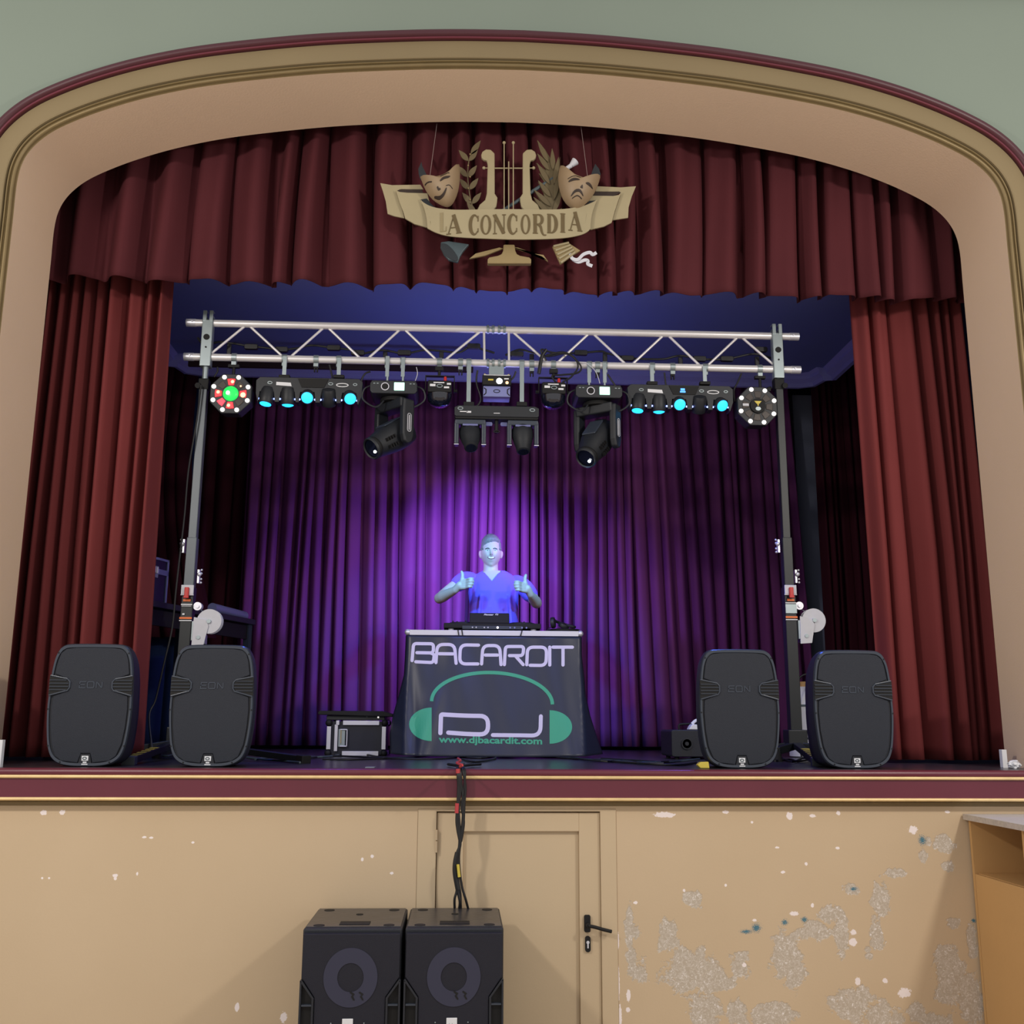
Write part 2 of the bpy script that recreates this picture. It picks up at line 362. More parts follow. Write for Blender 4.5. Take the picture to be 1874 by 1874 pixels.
def thing(name, loc, label, cat, group=None, rz=0):
    o = bpy.data.objects.new(name, None); C.objects.link(o); o.location = loc; o.rotation_euler = (0, 0, rz)
    o.empty_display_size = .1
    return tag(o, label, cat, group)
def children(o): return [c for c in bpy.data.objects if c.parent == o]
def copy_tree(o, parent=None):
    kids = children(o); c = o.copy(); C.objects.link(c)
    if parent: c.parent = parent
    for k in kids: copy_tree(k, c)
    return c
def text2d(s, bold=0, shear=0, spacing=1.0):
    cu = bpy.data.curves.new('t', 'FONT'); cu.body = s; cu.offset = bold; cu.shear = shear; cu.space_character = spacing; cu.resolution_u = 3
    o = bpy.data.objects.new('t', cu); C.objects.link(o)
    dg = bpy.context.evaluated_depsgraph_get(); me = bpy.data.meshes.new_from_object(o.evaluated_get(dg))
    vs = [(v.co.x, v.co.y) for v in me.vertices]; fs = [tuple(p.vertices) for p in me.polygons]
    bpy.data.objects.remove(o); bpy.data.meshes.remove(me); bpy.data.curves.remove(cu)
    x0 = min(v[0] for v in vs); x1 = max(v[0] for v in vs); z0 = min(v[1] for v in vs); z1 = max(v[1] for v in vs)
    return [((x-x0)/(x1-x0), (z-z0)/(z1-z0)) for x, z in vs], fs
def add_text(mb, s, x0, z0, x1, z1, f, bold=0, shear=0, spacing=1.0):
    vs, fs = text2d(s, bold, shear, spacing)
    return mb.add([f(x0+(x1-x0)*u, z0+(z1-z0)*v) for u, v in vs], fs)

# ================================================================== STRUCTURE
XC = .05
half = [(0, 5.13), (.33, 5.123), (.65, 5.105), (1.1, 5.065), (1.5, 5.008), (1.8, 4.952), (2.06, 4.882), (2.27, 4.806), (2.44, 4.728), (2.57, 4.65), (2.66, 4.56), (2.71, 4.46), (2.728, 4.34), (2.728, 4.15)]
h2 = spl2(half, 5); h2 += [(2.728, z) for z in np.linspace(4.0, SZ-.2, 12)]
arch = [(XC-x, z) for x, z in h2[::-1]]+[(XC+x, z) for x, z in h2[1:]]
nrm = []
for i in range(len(arch)):
    a = Vector(arch[max(i-1, 0)]); b = Vector(arch[min(i+1, len(arch)-1)]); t = (b-a).normalized(); nrm.append((-t.y, t.x))
def off(r): return [(p[0]+n[0]*r, p[1]+n[1]*r) for p, n in zip(arch, nrm)]
def sweep(name, prof, mt, kind=None, label=None, cat=None, smooth=True, parent=None, angle=40):
    mb = MB(); rings = [[(x, y, z) for x, z in off(r)] for r, y in prof]; n = len(arch)
    vs = [v for g in rings for v in g]
    fs = [(i*n+k, i*n+k+1, (i+1)*n+k+1, (i+1)*n+k) for i in range(len(prof)-1) for k in range(n-1)]
    o = mb.add(vs, fs).build(name, mt, parent, smooth, angle=angle); return tag(o, label, cat, None, kind)
sweep('wall_front', [(.2, .0), (.9, .0), (5.5, .0)], 'green', 'structure')
sweep('trim_1', [(0, .52), (0, .0)], 'sand', 'structure')                 # deep reveal
def bead(r0, r1, y, dep, n=7): return [(r0+(r1-r0)*(.5-.5*math.cos(PI*i/n)), y-dep*math.sin(PI*i/n)) for i in range(n+1)]
sweep('trim_2', [(0, 0)]+bead(.004, .030, -.004, .022)+[(.032, -.012)]+bead(.034, .046, -.012, .012)+[(.05, .0)], 'gold', 'structure')
sweep('trim_3', [(.05, .0), (.052, -.03), (.058, -.034), (.150, -.03), (.158, -.03), (.160, 0)], 'tan', 'structure', angle=30)
sweep('trim_4', [(.160, -.03), (.162, -.05)]+bead(.163, .212, -.045, .035)+[(.215, .0)], 'darkmaroon', 'structure')
sweep('trim_5', [(.160, -.045), (.160, -.056), (.170, -.064), (.176, -.07)], 'maroon', 'structure')

# stage platform, fascia, lower wall
def extr(name, prof, x0, x1, mt, smooth=True, kind='structure', parent=None, angle=40):
    vs = [(x0, y, z) for y, z in prof]+[(x1, y, z) for y, z in prof]; n = len(prof)
    fs = [(i, i+1, n+i+1, n+i) for i in range(n-1)]+[tuple(range(n)), tuple(range(2*n-1, n-1, -1))]
    o = MB().add(vs, fs).build(name, mt, parent, smooth, angle=angle); 
    if kind: tag(o, kind=kind)
    return o
MB().box((0, 2.12, SZ-.05), (7.4, 4.26, .1)).build('floor_stage', 'floor'); bpy.data.objects['floor_stage']['kind'] = 'structure'
MB().box((0, -2, -.05), (14, 9, .1)).build('floor', 'hallfloor'); bpy.data.objects['floor']['kind'] = 'structure'
arc = lambda cy, cz, r, a0, a1, n=8: [(cy+r*math.cos(math.radians(a0+(a1-a0)*i/n)), cz+r*math.sin(math.radians(a0+(a1-a0)*i/n))) for i in range(n+1)]
extr('trim_6', [(.01, SZ-.03), (.01, SZ+.002)]+arc(-.045, SZ-.016, .018, 90, 250)+[(.0, SZ-.033)], -3.6, 3.6, 'maroon')
extr('trim_7', [(.0, SZ-.027)]+arc(-.058, SZ-.036, .008, 90, 270)+[(0, SZ-.045)], -3.6, 3.6, 'brightgold')
extr('trim_8', [(0, SZ-.04), (-.052, SZ-.042), (-.054, SZ-.132), (0, SZ-.132)], -3.6, 3.6, 'maroon')
extr('trim_9', [(0, SZ-.131)]+arc(-.056, SZ-.139, .008, 90, 270)+[(0, SZ-.148)], -3.6, 3.6, 'brightgold')
extr('trim_10', [(0, SZ-.15), (-.028, SZ-.152), (-.030, SZ-.158), (-.016, SZ-.163), (-.014, SZ-.170), (0, SZ-.174)], -3.6, 3.6, 'tan')
# lower wall with the door opening
mb = MB(); DX0, DX1, DZ1 = -.446, .522, 1.088
mb.box(((-3.6+DX0)/2, .06, .63), (DX0+3.6, .12, 1.26)); mb.box(((3.6+DX1)/2, .06, .63), (3.6-DX1, .12, 1.26)); mb.box(((DX0+DX1)/2, .06, (DZ1+1.26)/2), (DX1-DX0, .12, 1.26-DZ1))
tag(mb.build('wall_stage_front', 'peel'), kind='structure')
tag(MB().box((.04, .10, .55), (1.0, .02, 1.1)).build('door_gap_backing', 'stagewall'), kind='structure')  # unseen dark board added to stop light leaking round the door
M['doorpaint'] = mat('sand_door_paint', srgb(202, 181, 150), .55, bump=.06, bscale=120, var=.04, vscale=2)
d = bpy.data.objects.new('door_1', None); C.objects.link(d); d['kind'] = 'structure'; d.location = (0, 0, 0)
FW = .092; mb = MB()
mb.box((DX0+FW/2, .045, DZ1/2), (FW-.002, .10, DZ1)).box((DX1-.040, .045, DZ1/2), (.078, .10, DZ1)).box(((DX0+DX1)/2, .045, DZ1-.006), (DX1-DX0, .0995, .012))
mb.build('door_frame', 'doorpaint', d, bevel=.003)
a0, a1, az = DX0+FW+.002, DX1-.080, DZ1-.018
px0, px1, pz = at(848, 1522, 0).x, at(1060, 1522, 0).x, at(950, 1522, 0).z
mb = MB(); mb.box(((a0+px0)/2, .035, az/2), (px0-a0, .05, az)).box(((a1+px1)/2, .035, az/2), (a1-px1, .05, az)).box(((px0+px1)/2, .035, (az+pz)/2), (px1-px0, .05, az-pz)).box(((px0+px1)/2, .045, pz/2), (px1-px0, .03, pz))
mb.build('door_leaf', 'doorpaint', d, bevel=.002)
h = at(1075, 1690, 0)
mb = MB().prism(rrect(h.x-.015, h.z-.040, h.x+.015, h.z+.038, .008), -.002, .012); mb.cyl((h.x, .0, h.z-.005), (h.x, -.035, h.z-.005), .010)
mb.tube([(h.x, -.033, h.z-.005), (h.x+.03, -.036, h.z-.010), (h.x+.07, -.036, h.z-.021), (h.x+.112, -.034, h.z-.031)], .0085)
mb.build('door_handle', 'deep', d, True, .0015)
k = at(1076, 1728, 0)
MB().prism(rrect(k.x-.013, k.z-.036, k.x+.013, k.z+.036, .012), .0, .012).build('lock_plate', 'deep', d)
MB().cyl((k.x, -.002, k.z+.008), (k.x, .01, k.z+.008), .0075).box((k.x, .003, k.z-.007), (.007, .011, .022)).build('lock_cylinder', 'offwhite', d)
g = at(799, 1538, 0); MB().cyl((g.x, -.006, g.z-.055), (g.x, -.006, g.z-.002), .0055).cyl((g.x, -.006, g.z+.002), (g.x, -.006, g.z+.05), .0055).build('hinge', 'doorpaint', d)

# stage box
tag(MB().box((-3.45, 2.2, 3.2), (.1, 4.3, 5.2)).build('wall_left', 'stagewall'), kind='structure')
tag(MB().box((3.55, 2.2, 3.2), (.1, 4.3, 5.2)).build('wall_right', 'stagewall'), kind='structure')
tag(MB().box((.05, 4.32, 3.2), (7.1, .1, 5.2)).build('wall_back', 'stagewall'), kind='structure')
tag(MB().box((.05, 2.15, 5.8), (7.1, 4.4, .1)).build('ceiling_upper', 'stagewall'), kind='structure')
# lower stage ceiling with its cornice
CZ = 4.50; cx0, cx1, cy1 = -2.75, 2.93, 3.30
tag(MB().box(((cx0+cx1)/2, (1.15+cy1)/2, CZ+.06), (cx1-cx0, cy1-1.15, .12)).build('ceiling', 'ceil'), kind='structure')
mb = MB(); pr = [(.0, 0), (.03, -.02), (.03, -.05), (.07, -.075), (.075, -.11), (.11, -.11), (.11, 0)]
pts = [(cx0, 1.15, 1, 0), (cx0, cy1-.25, 1, 0), (cx0+.08, cy1-.22, .8, -.4), (cx0+.12, cy1-.06, .7, -.7), (cx0+.25, cy1, 0, -1), (cx1-.25, cy1, 0, -1), (cx1-.12, cy1-.06, -.7, -.7), (cx1-.08, cy1-.22, -.8, -.4), (cx1, cy1-.25, -1, 0), (cx1, 1.15, -1, 0)]
vs = [(x+nx*(.11-r), y+ny*(.11-r), CZ+z) for x, y, nx, ny in pts for r, z in pr]; n = len(pr)
fs = [(i*n+k, i*n+k+1, (i+1)*n+k+1, (i+1)*n+k) for i in range(len(pts)-1) for k in range(n-1)]
tag(mb.add(vs, fs).build('trim_11', 'ceiltrim', smooth=True, angle=30), kind='structure')
tag(MB().box((at(1484, 1000, 3.95).x+.03, 4.1, 2.9), (.26, .3, 3.3)).build('wall_pilaster', 'column'), kind='structure')

# ================================================================== CURTAINS
def curtain(name, x0, x1, zt, zb, Y, nf, amp, seed, mt, label, cat='curtain', top=.55, lean=(0, 0), xamp=.14, rows=26, zbf=None, seam=None, drift=.12, ztf=None, shape=None, detail=.25):
    rnd = random.Random(seed); ws = [rnd.uniform(.55, 1.5) for _ in range(nf)]; tot = sum(ws); acc = [0]
    for q in ws: acc.append(acc[-1]+q/tot)
    am = [rnd.uniform(.55, 1.2) for _ in range(nf+1)]; sh = [rnd.uniform(-.25, .25) for _ in range(nf+1)]; ph = [rnd.uniform(0, 6.28) for _ in range(nf+1)]
    per = 16; cols = nf*per; mb = MB(); vs = []
    for r in range(rows+1):
        v = r/rows; k = top+(1-top)*min(1, v*1.6)**.8
        for c in range(cols+1):
            i = min(c//per, nf-1); u = (c-i*per)/per; s = acc[i]+(acc[i+1]-acc[i])*u
            A = am[i]*(1-u)+am[i+1]*u; a = 2*PI*u
            y = -amp*A*k*(.5-.5*math.cos(a))**.8 - amp*detail*.3*math.sin(2*a+ph[i]+v*1.3)
            w_ = (x1-x0)/nf
            x = x0+(x1-x0)*s - xamp*w_*math.sin(a)*(.6+.4*v)*math.sin(min(1, s*8, (1-s)*8)*PI/2) + drift*w_*math.sin(v*2.2+ph[i]*.3+s*9)*min(1, s*6, (1-s)*6)
            z = (ztf(x) if ztf else zt)+((zbf(s, y) if zbf else zb)-(ztf(x) if ztf else zt))*v
            yy = Y+y
            if shape: x, yy = shape(x, yy, v, s)
            x += (lean[0]*(1-s)+lean[1]*s)*v
            if seam and abs(v-seam) < .5/rows: yy -= .006
            vs.append((x, yy, z))
    fs = [(r*(cols+1)+c, r*(cols+1)+c+1, (r+1)*(cols+1)+c+1, (r+1)*(cols+1)+c) for r in range(rows) for c in range(cols)]
    o = mb.add(vs, fs).build(name, mt, None, True, angle=180); s_ = o.modifiers.new('cloth_thickness', 'SOLIDIFY'); s_.thickness = .004
    return tag(o, label, cat)
random.seed(4)
_r = random.Random(9); hem = [_r.uniform(-.012, .012) for _ in range(60)]
def vz(s, y): q = s*50; i = int(q); return 4.14+hem[i]*(1-q+i)+hem[i+1]*(q-i)-.028*math.sin(s*57)*.4+.2*(y+.08)
curtain('stage_valance', -2.95, 3.05, 5.35, 4.13, .86, 30, .17, 5, 'velvet2', 'dark red velvet valance of gathered folds hanging across the arch top', 'valance', top=.8, zbf=vz, xamp=.15, detail=.5)
lx0, lx1 = -2.92, at(290, 700, .95).x
curtain('side_curtain', lx0, lx1, 4.6, SZ+.02, 1.10, 9, .20, 21, 'velvet', 'red velvet side curtain at the left edge of the stage, behind the leftmost loudspeaker', top=.6, xamp=.15, rows=40, lean=(0, .04))
rx0 = at(1584, 760, .95).x
curtain('side_curtain', rx0, 3.02, 4.6, SZ+.02, 1.10, 7, .20, 44, 'velvet', 'red velvet side curtain at the right edge of the stage, behind the rightmost loudspeaker', top=.55, xamp=.15, rows=40, lean=(.02, 0))
bx0, bx1 = at(440, 1000, 3.75).x, at(1470, 1000, 3.75).x
curtain('backdrop_curtain', bx0, .50, 4.9, SZ+.03, 3.85, 26, .12, 77, 'backvelvet', 'backdrop curtain half left of centre, lit bright purple behind the person', xamp=.16, rows=24, lean=(.0, 0), drift=.3)
curtain('backdrop_curtain', .50, bx1-.05, 4.9, SZ+.03, 3.83, 22, .12, 78, 'backvelvet', 'backdrop curtain half right of centre, fading to dark maroon at its right end', xamp=.16, rows=24, lean=(0, .12), drift=.3)
curtain('wing_curtain', bx0-.75, bx0+.05, 4.9, SZ+.03, 4.12, 7, .14, 79, 'legvelvet', 'dark maroon wing curtain left of the purple backdrop', xamp=.4)
curtain('wing_curtain', at(1500, 900, 3.45).x, 3.45, 4.9, SZ+.03, 3.52, 9, .14, 80, 'legvelvet', 'dark maroon wing curtain right of the grey pilaster', xamp=.4)
curtain('wing_curtain', at(288, 900, 3.3).x-.2, at(345, 900, 3.3).x, 4.9, SZ+.9, 3.52, 5, .13, 81, 'legvelvet', 'dark maroon curtain swept aside, behind the left lifting mast', xamp=.4, shape=lambda x, y, v, s: (x+.25*v*v*s-.1*math.sin(v*PI), y))
curtain('blue_drape', -3.3, -2.55, 4.8, SZ+.03, 3.7, 5, .1, 82, 'bluecloth', 'dark blue cloth hanging at the far left behind the road case', xamp=.4)

# ================================================================== EMBLEM
EY = .57
em = thing('theatre_emblem', at(930, 480, EY), 'painted lyre and masks emblem with a LA CONCORDIA ribbon, hung before the valance', 'emblem')
eo = em.location.copy()
def E(cx, cy, y=0):
    p = at(660+.28815*cx, 220+.28815*cy, EY); return (p.x-eo.x, y, p.z-eo.z)
def ebulge(cx): return -.085*math.cos(min(1, abs(cx-938)/570)*PI/2)
def epoly(name, polys, mt, y0, y1, bow=False, bevel=.0015, parent=None):
    mb = MB()
    for p in polys:
        mb.prism(p, y0, y1, (lambda x, z, y: E(x, z, y+(ebulge(x) if bow else 0))))
    return mb.build(name, mt, parent or em, bevel=bevel, segs=2)
tail_l = [(125, 405), (200, 418), (380, 415), (400, 445), (250, 445), (225, 458), (255, 540), (280, 628), (215, 615), (172, 600), (160, 520), (140, 450)]
tail_r = [(1747, 425), (1650, 432), (1500, 425), (1490, 458), (1640, 460), (1652, 470), (1620, 560), (1597, 640), (1697, 625), (1700, 560), (1720, 490)]
sec_l = [(225, 460), (250, 540), (270, 590), (285, 640), (345, 675), (425, 697), (440, 620), (440, 540), (425, 480), (300, 477), (250, 472)]
sec_r = [(1652, 470), (1630, 530), (1610, 590), (1590, 665), (1540, 690), (1455, 710), (1445, 620), (1440, 540), (1450, 495), (1600, 497), (1635, 490)]
epoly('ribbon_tail', [tail_l], 'cream', -.012, -.002); epoly('ribbon_tail', [tail_r], 'cream', -.012, -.002)
epoly('ribbon_fold', [sec_l], 'cream', -.032, -.020); epoly('ribbon_fold', [sec_r], 'cream', -.032, -.020)
for q_ in ([(235, 455), (260, 447), (390, 450), (405, 480), (260, 478)], [(1475, 465), (1640, 462), (1650, 470), (1590, 495), (1470, 493)]): epoly('ribbon_inside', [q_], 'maskdark', -.019, -.013)
T = spl2([(380, 525), (400, 548), (440, 575), (500, 598), (600, 617), (740, 627), (938, 631), (1130, 627), (1280, 612), (1400, 580), (1460, 552), (1497, 528)], 4)
B = spl2([(426, 715), (440, 724), (480, 748), (540, 772), (620, 790), (740, 806), (938, 819), (1130, 812), (1280, 793), (1380, 766), (1430, 740), (1452, 716)], 4)
mb = MB(); K = 6; rowsT = []
rows_ = [[(t[0]*(1-k/K)+b[0]*k/K + (12*math.sin(PI*k/K) if i < 6 else -12*math.sin(PI*k/K) if i > len(T)-7 else 0), t[1]*(1-k/K)+b[1]*k/K) for i, (t, b) in enumerate(zip(T, B))] for k in range(K+1)]
n = len(T)
def RB(x, z, d=0): q = E(x, z, 0); return (q[0], -.045+ebulge(x)+d, q[2])
vs = [RB(*p) for r in rows_ for p in r]+[RB(*p, .008) for r in rows_ for p in r]; o2 = (K+1)*n
fs = []
for k in range(K):
    for i in range(n-1): fs += [(k*n+i, k*n+i+1, (k+1)*n+i+1, (k+1)*n+i), (o2+k*n+i, o2+(k+1)*n+i, o2+(k+1)*n+i+1, o2+k*n+i+1)]
for i in range(n-1): fs += [(i, o2+i, o2+i+1, i+1), (K*n+i, K*n+i+1, o2+K*n+i+1, o2+K*n+i)]
for k in range(K): fs += [(k*n, (k+1)*n, o2+(k+1)*n, o2+k*n), (k*n+n-1, o2+k*n+n-1, o2+(k+1)*n+n-1, (k+1)*n+n-1)]
rib = mb.add(vs, fs).build('ribbon', 'cream', em, True, angle=50)
for q_ in ([(378, 522), (420, 515), (460, 560), (520, 600), (430, 572), (398, 548)], [(1497, 527), (1450, 530), (1400, 575), (1340, 600), (1420, 578), (1470, 550)]): epoly('ribbon_inside', [q_], 'darkslate', -.036, -.030)
# serif letters along the ribbon
def glyph(ch):
    S = []; TH, TN = .20, .055        # (path, width)
    if ch == 'L': S = [([(.25, 0), (.25, 1)], TH), ([(.08, .98), (.45, .98)], TN), ([(.08, .02), (.9, .02)], TN), ([(.88, .02), (.92, .25)], .06)]
    if ch == 'A': S = [([(.14, .02), (.5, 1)], TN), ([(.47, 1), (.84, .02)], TH), ([(.27, .33), (.7, .33)], TN), ([(0, .02), (.3, .02)], TN), ([(.66, .02), (1.02, .02)], TN)]
    if ch == 'C': S = [([(.5+.42*math.cos(t)*1.0, .5+.5*math.sin(t)) for t in np.linspace(.75, 2*PI-.75, 22)], lambda u: .05+.16*math.sin(PI*u)**1.5), ([(.86, .66), (.86, .95)], .06), ([(.86, .3), (.86, .1)], .05)]
    if ch == 'O': S = [('ring',)]
    if ch == 'N': S = [([(.14, 0), (.14, 1)], TN), ([(.12, 1), (.84, .02)], TH), ([(.86, 0), (.86, 1)], TN), ([(0, .98), (.22, .98)], TN), ([(0, .02), (.3, .02)], TN), ([(.72, .98), (1, .98)], TN)]
    if ch == 'R': S = [([(.2, 0), (.2, 1)], TH), ([(.2, .97), (.5, .98), (.68, .9), (.74, .75), (.68, .58), (.5, .5), (.2, .5)], lambda u: .05+.13*math.sin(PI*u)**2), ([(.45, .5), (.62, .35), (.72, .08), (.86, -.06), (1.05, -.05)], lambda u: .18*(1-u*.75)), ([(.02, .98), (.4, .98)], TN), ([(.02, .02), (.4, .02)], TN)]
    if ch == 'D': S = [([(.2, 0), (.2, 1)], TH), ([(.2, .97), (.5, .96), (.76, .8), (.86, .5), (.76, .2), (.5, .04), (.2, .03)], lambda u: .05+.17*math.sin(PI*u)**2), ([(.02, .98), (.3, .98)], TN), ([(.02, .02), (.3, .02)], TN)]
    if ch == 'I': S = [([(.5, 0), (.5, 1)], .42), ([(.05, .98), (.95, .98)], TN), ([(.05, .02), (.95, .02)], TN)]
    return S
LT = [('L', 505, 548, 740), ('A', 545, 640, 762), ('C', 690, 752, 778), ('O', 757, 826, 783), ('N', 836, 916, 784), ('C', 930, 992, 786), ('O', 1008, 1070, 787), ('R', 1083, 1165, 783), ('D', 1174, 1242, 777), ('I', 1256, 1292, 768), ('A', 1310, 1398, 752)]
for ch, xa, xb, zb_ in LT:
    mb = MB(); f = lambda u, v, y, xa=xa, xb=xb, zb_=zb_: RB(xa+(xb-xa)*u, zb_-v*120+(938-(xa+(xb-xa)*u))*.02, y)
    asp = (xb-xa)/120.0
    for st in glyph(ch):
        if st[0] == 'ring':
            A = [(.5+.48*math.cos(t), .5+.51*math.sin(t)) for t in np.linspace(0, 2*PI, 29)[:-1]]; Bq = [(.5+.27*math.cos(t), .5+.45*math.sin(t)) for t in np.linspace(0, 2*PI, 29)[:-1]]
            mb.strip(A, Bq, -.0035, .001, f, True)
        else:
            path, wd = st; path = [(p[0]*asp, p[1]) for p in (spl2(path, 4) if len(path) > 3 and len(path) < 10 else path)]
            k = .62+.38*asp
            w2 = (lambda u, wd=wd: wd(u)*k) if callable(wd) else (wd*k if ch != 'I' else wd*.45)
            mb.ribbon(path, w2, -.0035, .001, lambda x, z, y, f=f: f(x/asp, z, y))
    mb.build('letter', 'faint' if ch == 'L' else 'inkgold', em)
# lyre
arm = [(765, 235), (772, 215), (795, 200), (825, 202), (850, 225), (851, 480), (868, 505), (866, 530), (861, 560), (838, 590), (832, 628), (735, 628), (738, 590), (755, 550), (790, 520), (800, 480), (806, 300), (800, 270), (782, 268), (768, 255)]
mir = lambda P: [(2*939-x, z) for x, z in P]
epoly('lyre_arm', [arm], 'cream', -.030, -.006, bevel=.006); epoly('lyre_arm', [mir(arm)], 'cream', -.030, -.006, bevel=.006)
mb = MB(); a = E(850, 317, -.022); b = E(1028, 317, -.022); mb.cyl(a, b, .004)
for x in (782, 1097): mb.ball(E(x, 317, -.025), .010)
mb.cyl(E(782, 317, -.025), E(850, 317, -.022), .003).cyl(E(1097, 317, -.025), E(1028, 317, -.022), .003)
mb.build('lyre_crossbar', 'cream', em, True)
for x, z in ((910, 165), (968, 165), (939, 280)): 
    mb = MB().cyl(E(x, z, -.030), E(x, 605, -.030), .0035)
    if x != 939: mb.ball(E(x, z-5, -.03), .010)
    mb.build('lyre_string', 'cream', em, True)
epoly('lyre_base_bar', [[(832, 603), (1052, 606), (1050, 622), (835, 620)]], 'creamdark', -.028, -.010)
epoly('pedestal', [[(905, 812), (975, 812), (980, 850), (990, 872), (1010, 882), (1070, 893), (1080, 905), (1080, 932), (805, 932), (805, 905), (815, 893), (870, 882), (893, 872), (903, 850)]], 'creamdark', -.050, -.01, bevel=.006)
epoly('pedestal_scroll', [[(690, 893), (730, 860), (880, 822), (905, 828), (790, 873)], mir([(690, 910), (730, 880), (880, 825), (905, 822), (780, 860), (720, 868)])], 'creamdark', -.030, -.015)
# laurel and palm
stem = spl2([(738, 612), (705, 540), (688, 450), (680, 350), (692, 250), (735, 170)], 5)
mb = MB().ribbon(stem, 6, -.018, -.010, lambda x, z, y: E(x, z, y))
def leaf(mb, bx, bz, ang, ln, wd, y=-.02):
    pts = []
    for i in range(9): u = i/8; pts.append((u*ln, math.sin(PI*u**.8)*wd/2))
    for i in range(7, 0, -1): u = i/8; pts.append((u*ln, -math.sin(PI*u**.8)*wd/2))
    c, s = math.cos(ang), math.sin(ang)
    mb.prism([(bx+x*c-z*s, bz+x*s+z*c) for x, z in pts], y, y+.006, lambda x, z, y: E(x, z, y))
for i, t in enumerate((.04, .22, .40, .58, .76)):
    k = int(t*(len(stem)-1)); bx, bz = stem[k]
    leaf(mb, bx-3, bz, math.radians(-128-i*1), 92, 34); leaf(mb, bx+3, bz, math.radians(-50-i*1), 92, 34)
leaf(mb, 700, 228, math.radians(-55), 108, 36)
mb.build('laurel_branch', 'olive', em)
for k in range(7):
    z = 230+k*72; MB().ball(E(695-(k % 2)*12, z, -.026), .005).build('laurel_berry', 'creamdark', em, True)
pst = spl2([(1180, 628), (1205, 540), (1215, 450), (1205, 350), (1175, 240), (1122, 142)], 5)
mb = MB()
body_ = [(1120, 138), (1150, 200), (1165, 260), (1120, 225), (1165, 300), (1178, 330), (1115, 280), (1150, 340), (1176, 372), (1130, 345), (1165, 400), (1175, 440), (1125, 400), (1160, 470), (1168, 505), (1098, 450), (1140, 520), (1155, 560), (1100, 500), (1118, 560), (1120, 628), (1240, 628), (1278, 565), (1240, 585), (1270, 500), (1262, 450), (1248, 420), (1262, 360), (1265, 240), (1240, 330), (1235, 260), (1212, 190), (1215, 270), (1170, 195)]
mb.prism(body_, -.016, -.008, lambda x, z, y: E(x, z, y))
for (bx, bz, tx, tz) in ((1195, 330, 1120, 225), (1200, 420, 1118, 285), (1205, 500, 1125, 395), (1205, 560, 1100, 455), (1200, 610, 1095, 500), (1220, 330, 1214, 192), (1225, 420, 1255, 245), (1225, 520, 1262, 330), (1220, 600, 1275, 470), (1190, 280, 1120, 140)):
    an = math.atan2(tz-bz, tx-bx); leaf(mb, bx, bz, an, math.hypot(tx-bx, tz-bz), 30, -.026)
mb.build('palm_branch', 'olive', em)
# clarinet
mb = MB().cyl(E(850, 610, -.006), E(1280, 335, -.006), .010, .012)
mb.build('clarinet', 'slate', em, True)
MB().cyl(E(1265, 340, -.012), E(1335, 295, -.012), .010, .014).cyl(E(1335, 295, -.012), E(1362, 268, -.012), .014, .026).build('clarinet_bell', 'offwhite', em, True)
hb = epoly('trumpet_bell', [[(510, 790), (560, 783), (690, 803), (650, 850), (632, 880), (618, 918), (560, 903), (530, 870), (508, 825)]], 'slate', -.036, -.01, bevel=.006)
epoly('trumpet_mouth', [spl2([(512, 800), (545, 805), (585, 840), (615, 885), (612, 912), (570, 900), (530, 868), (512, 830), (512, 800)], 3)[:-1]], 'darkslate', -.040, -.034)
epoly('pan_pipes', [[(1215, 815), (1310, 788), (1392, 842), (1345, 870), (1265, 928)]], 'creamdark', -.032, -.012, bevel=.003)
mb = MB()
for i in range(5):
    t = i/4; mb.cyl(E(1222+t*46, 818+t*104, -.036), E(1318+t*40, 795+t*60, -.036), .0075)
mb.build('pipe', 'cream', em, True)
mb = MB(); f_ = lambda x, z, y: E(x, z, y)
mb.ribbon(spl2([(1328, 862), (1340, 892), (1375, 900), (1410, 868), (1450, 855), (1470, 868), (1493, 856)], 5), 20, -.034, -.028, f_)
mb.ribbon(spl2([(1345, 895), (1380, 912), (1420, 900), (1440, 905), (1440, 925), (1468, 938)], 5), 20, -.027, -.022, f_)
mb.build('small_ribbon', 'offwhite', em)
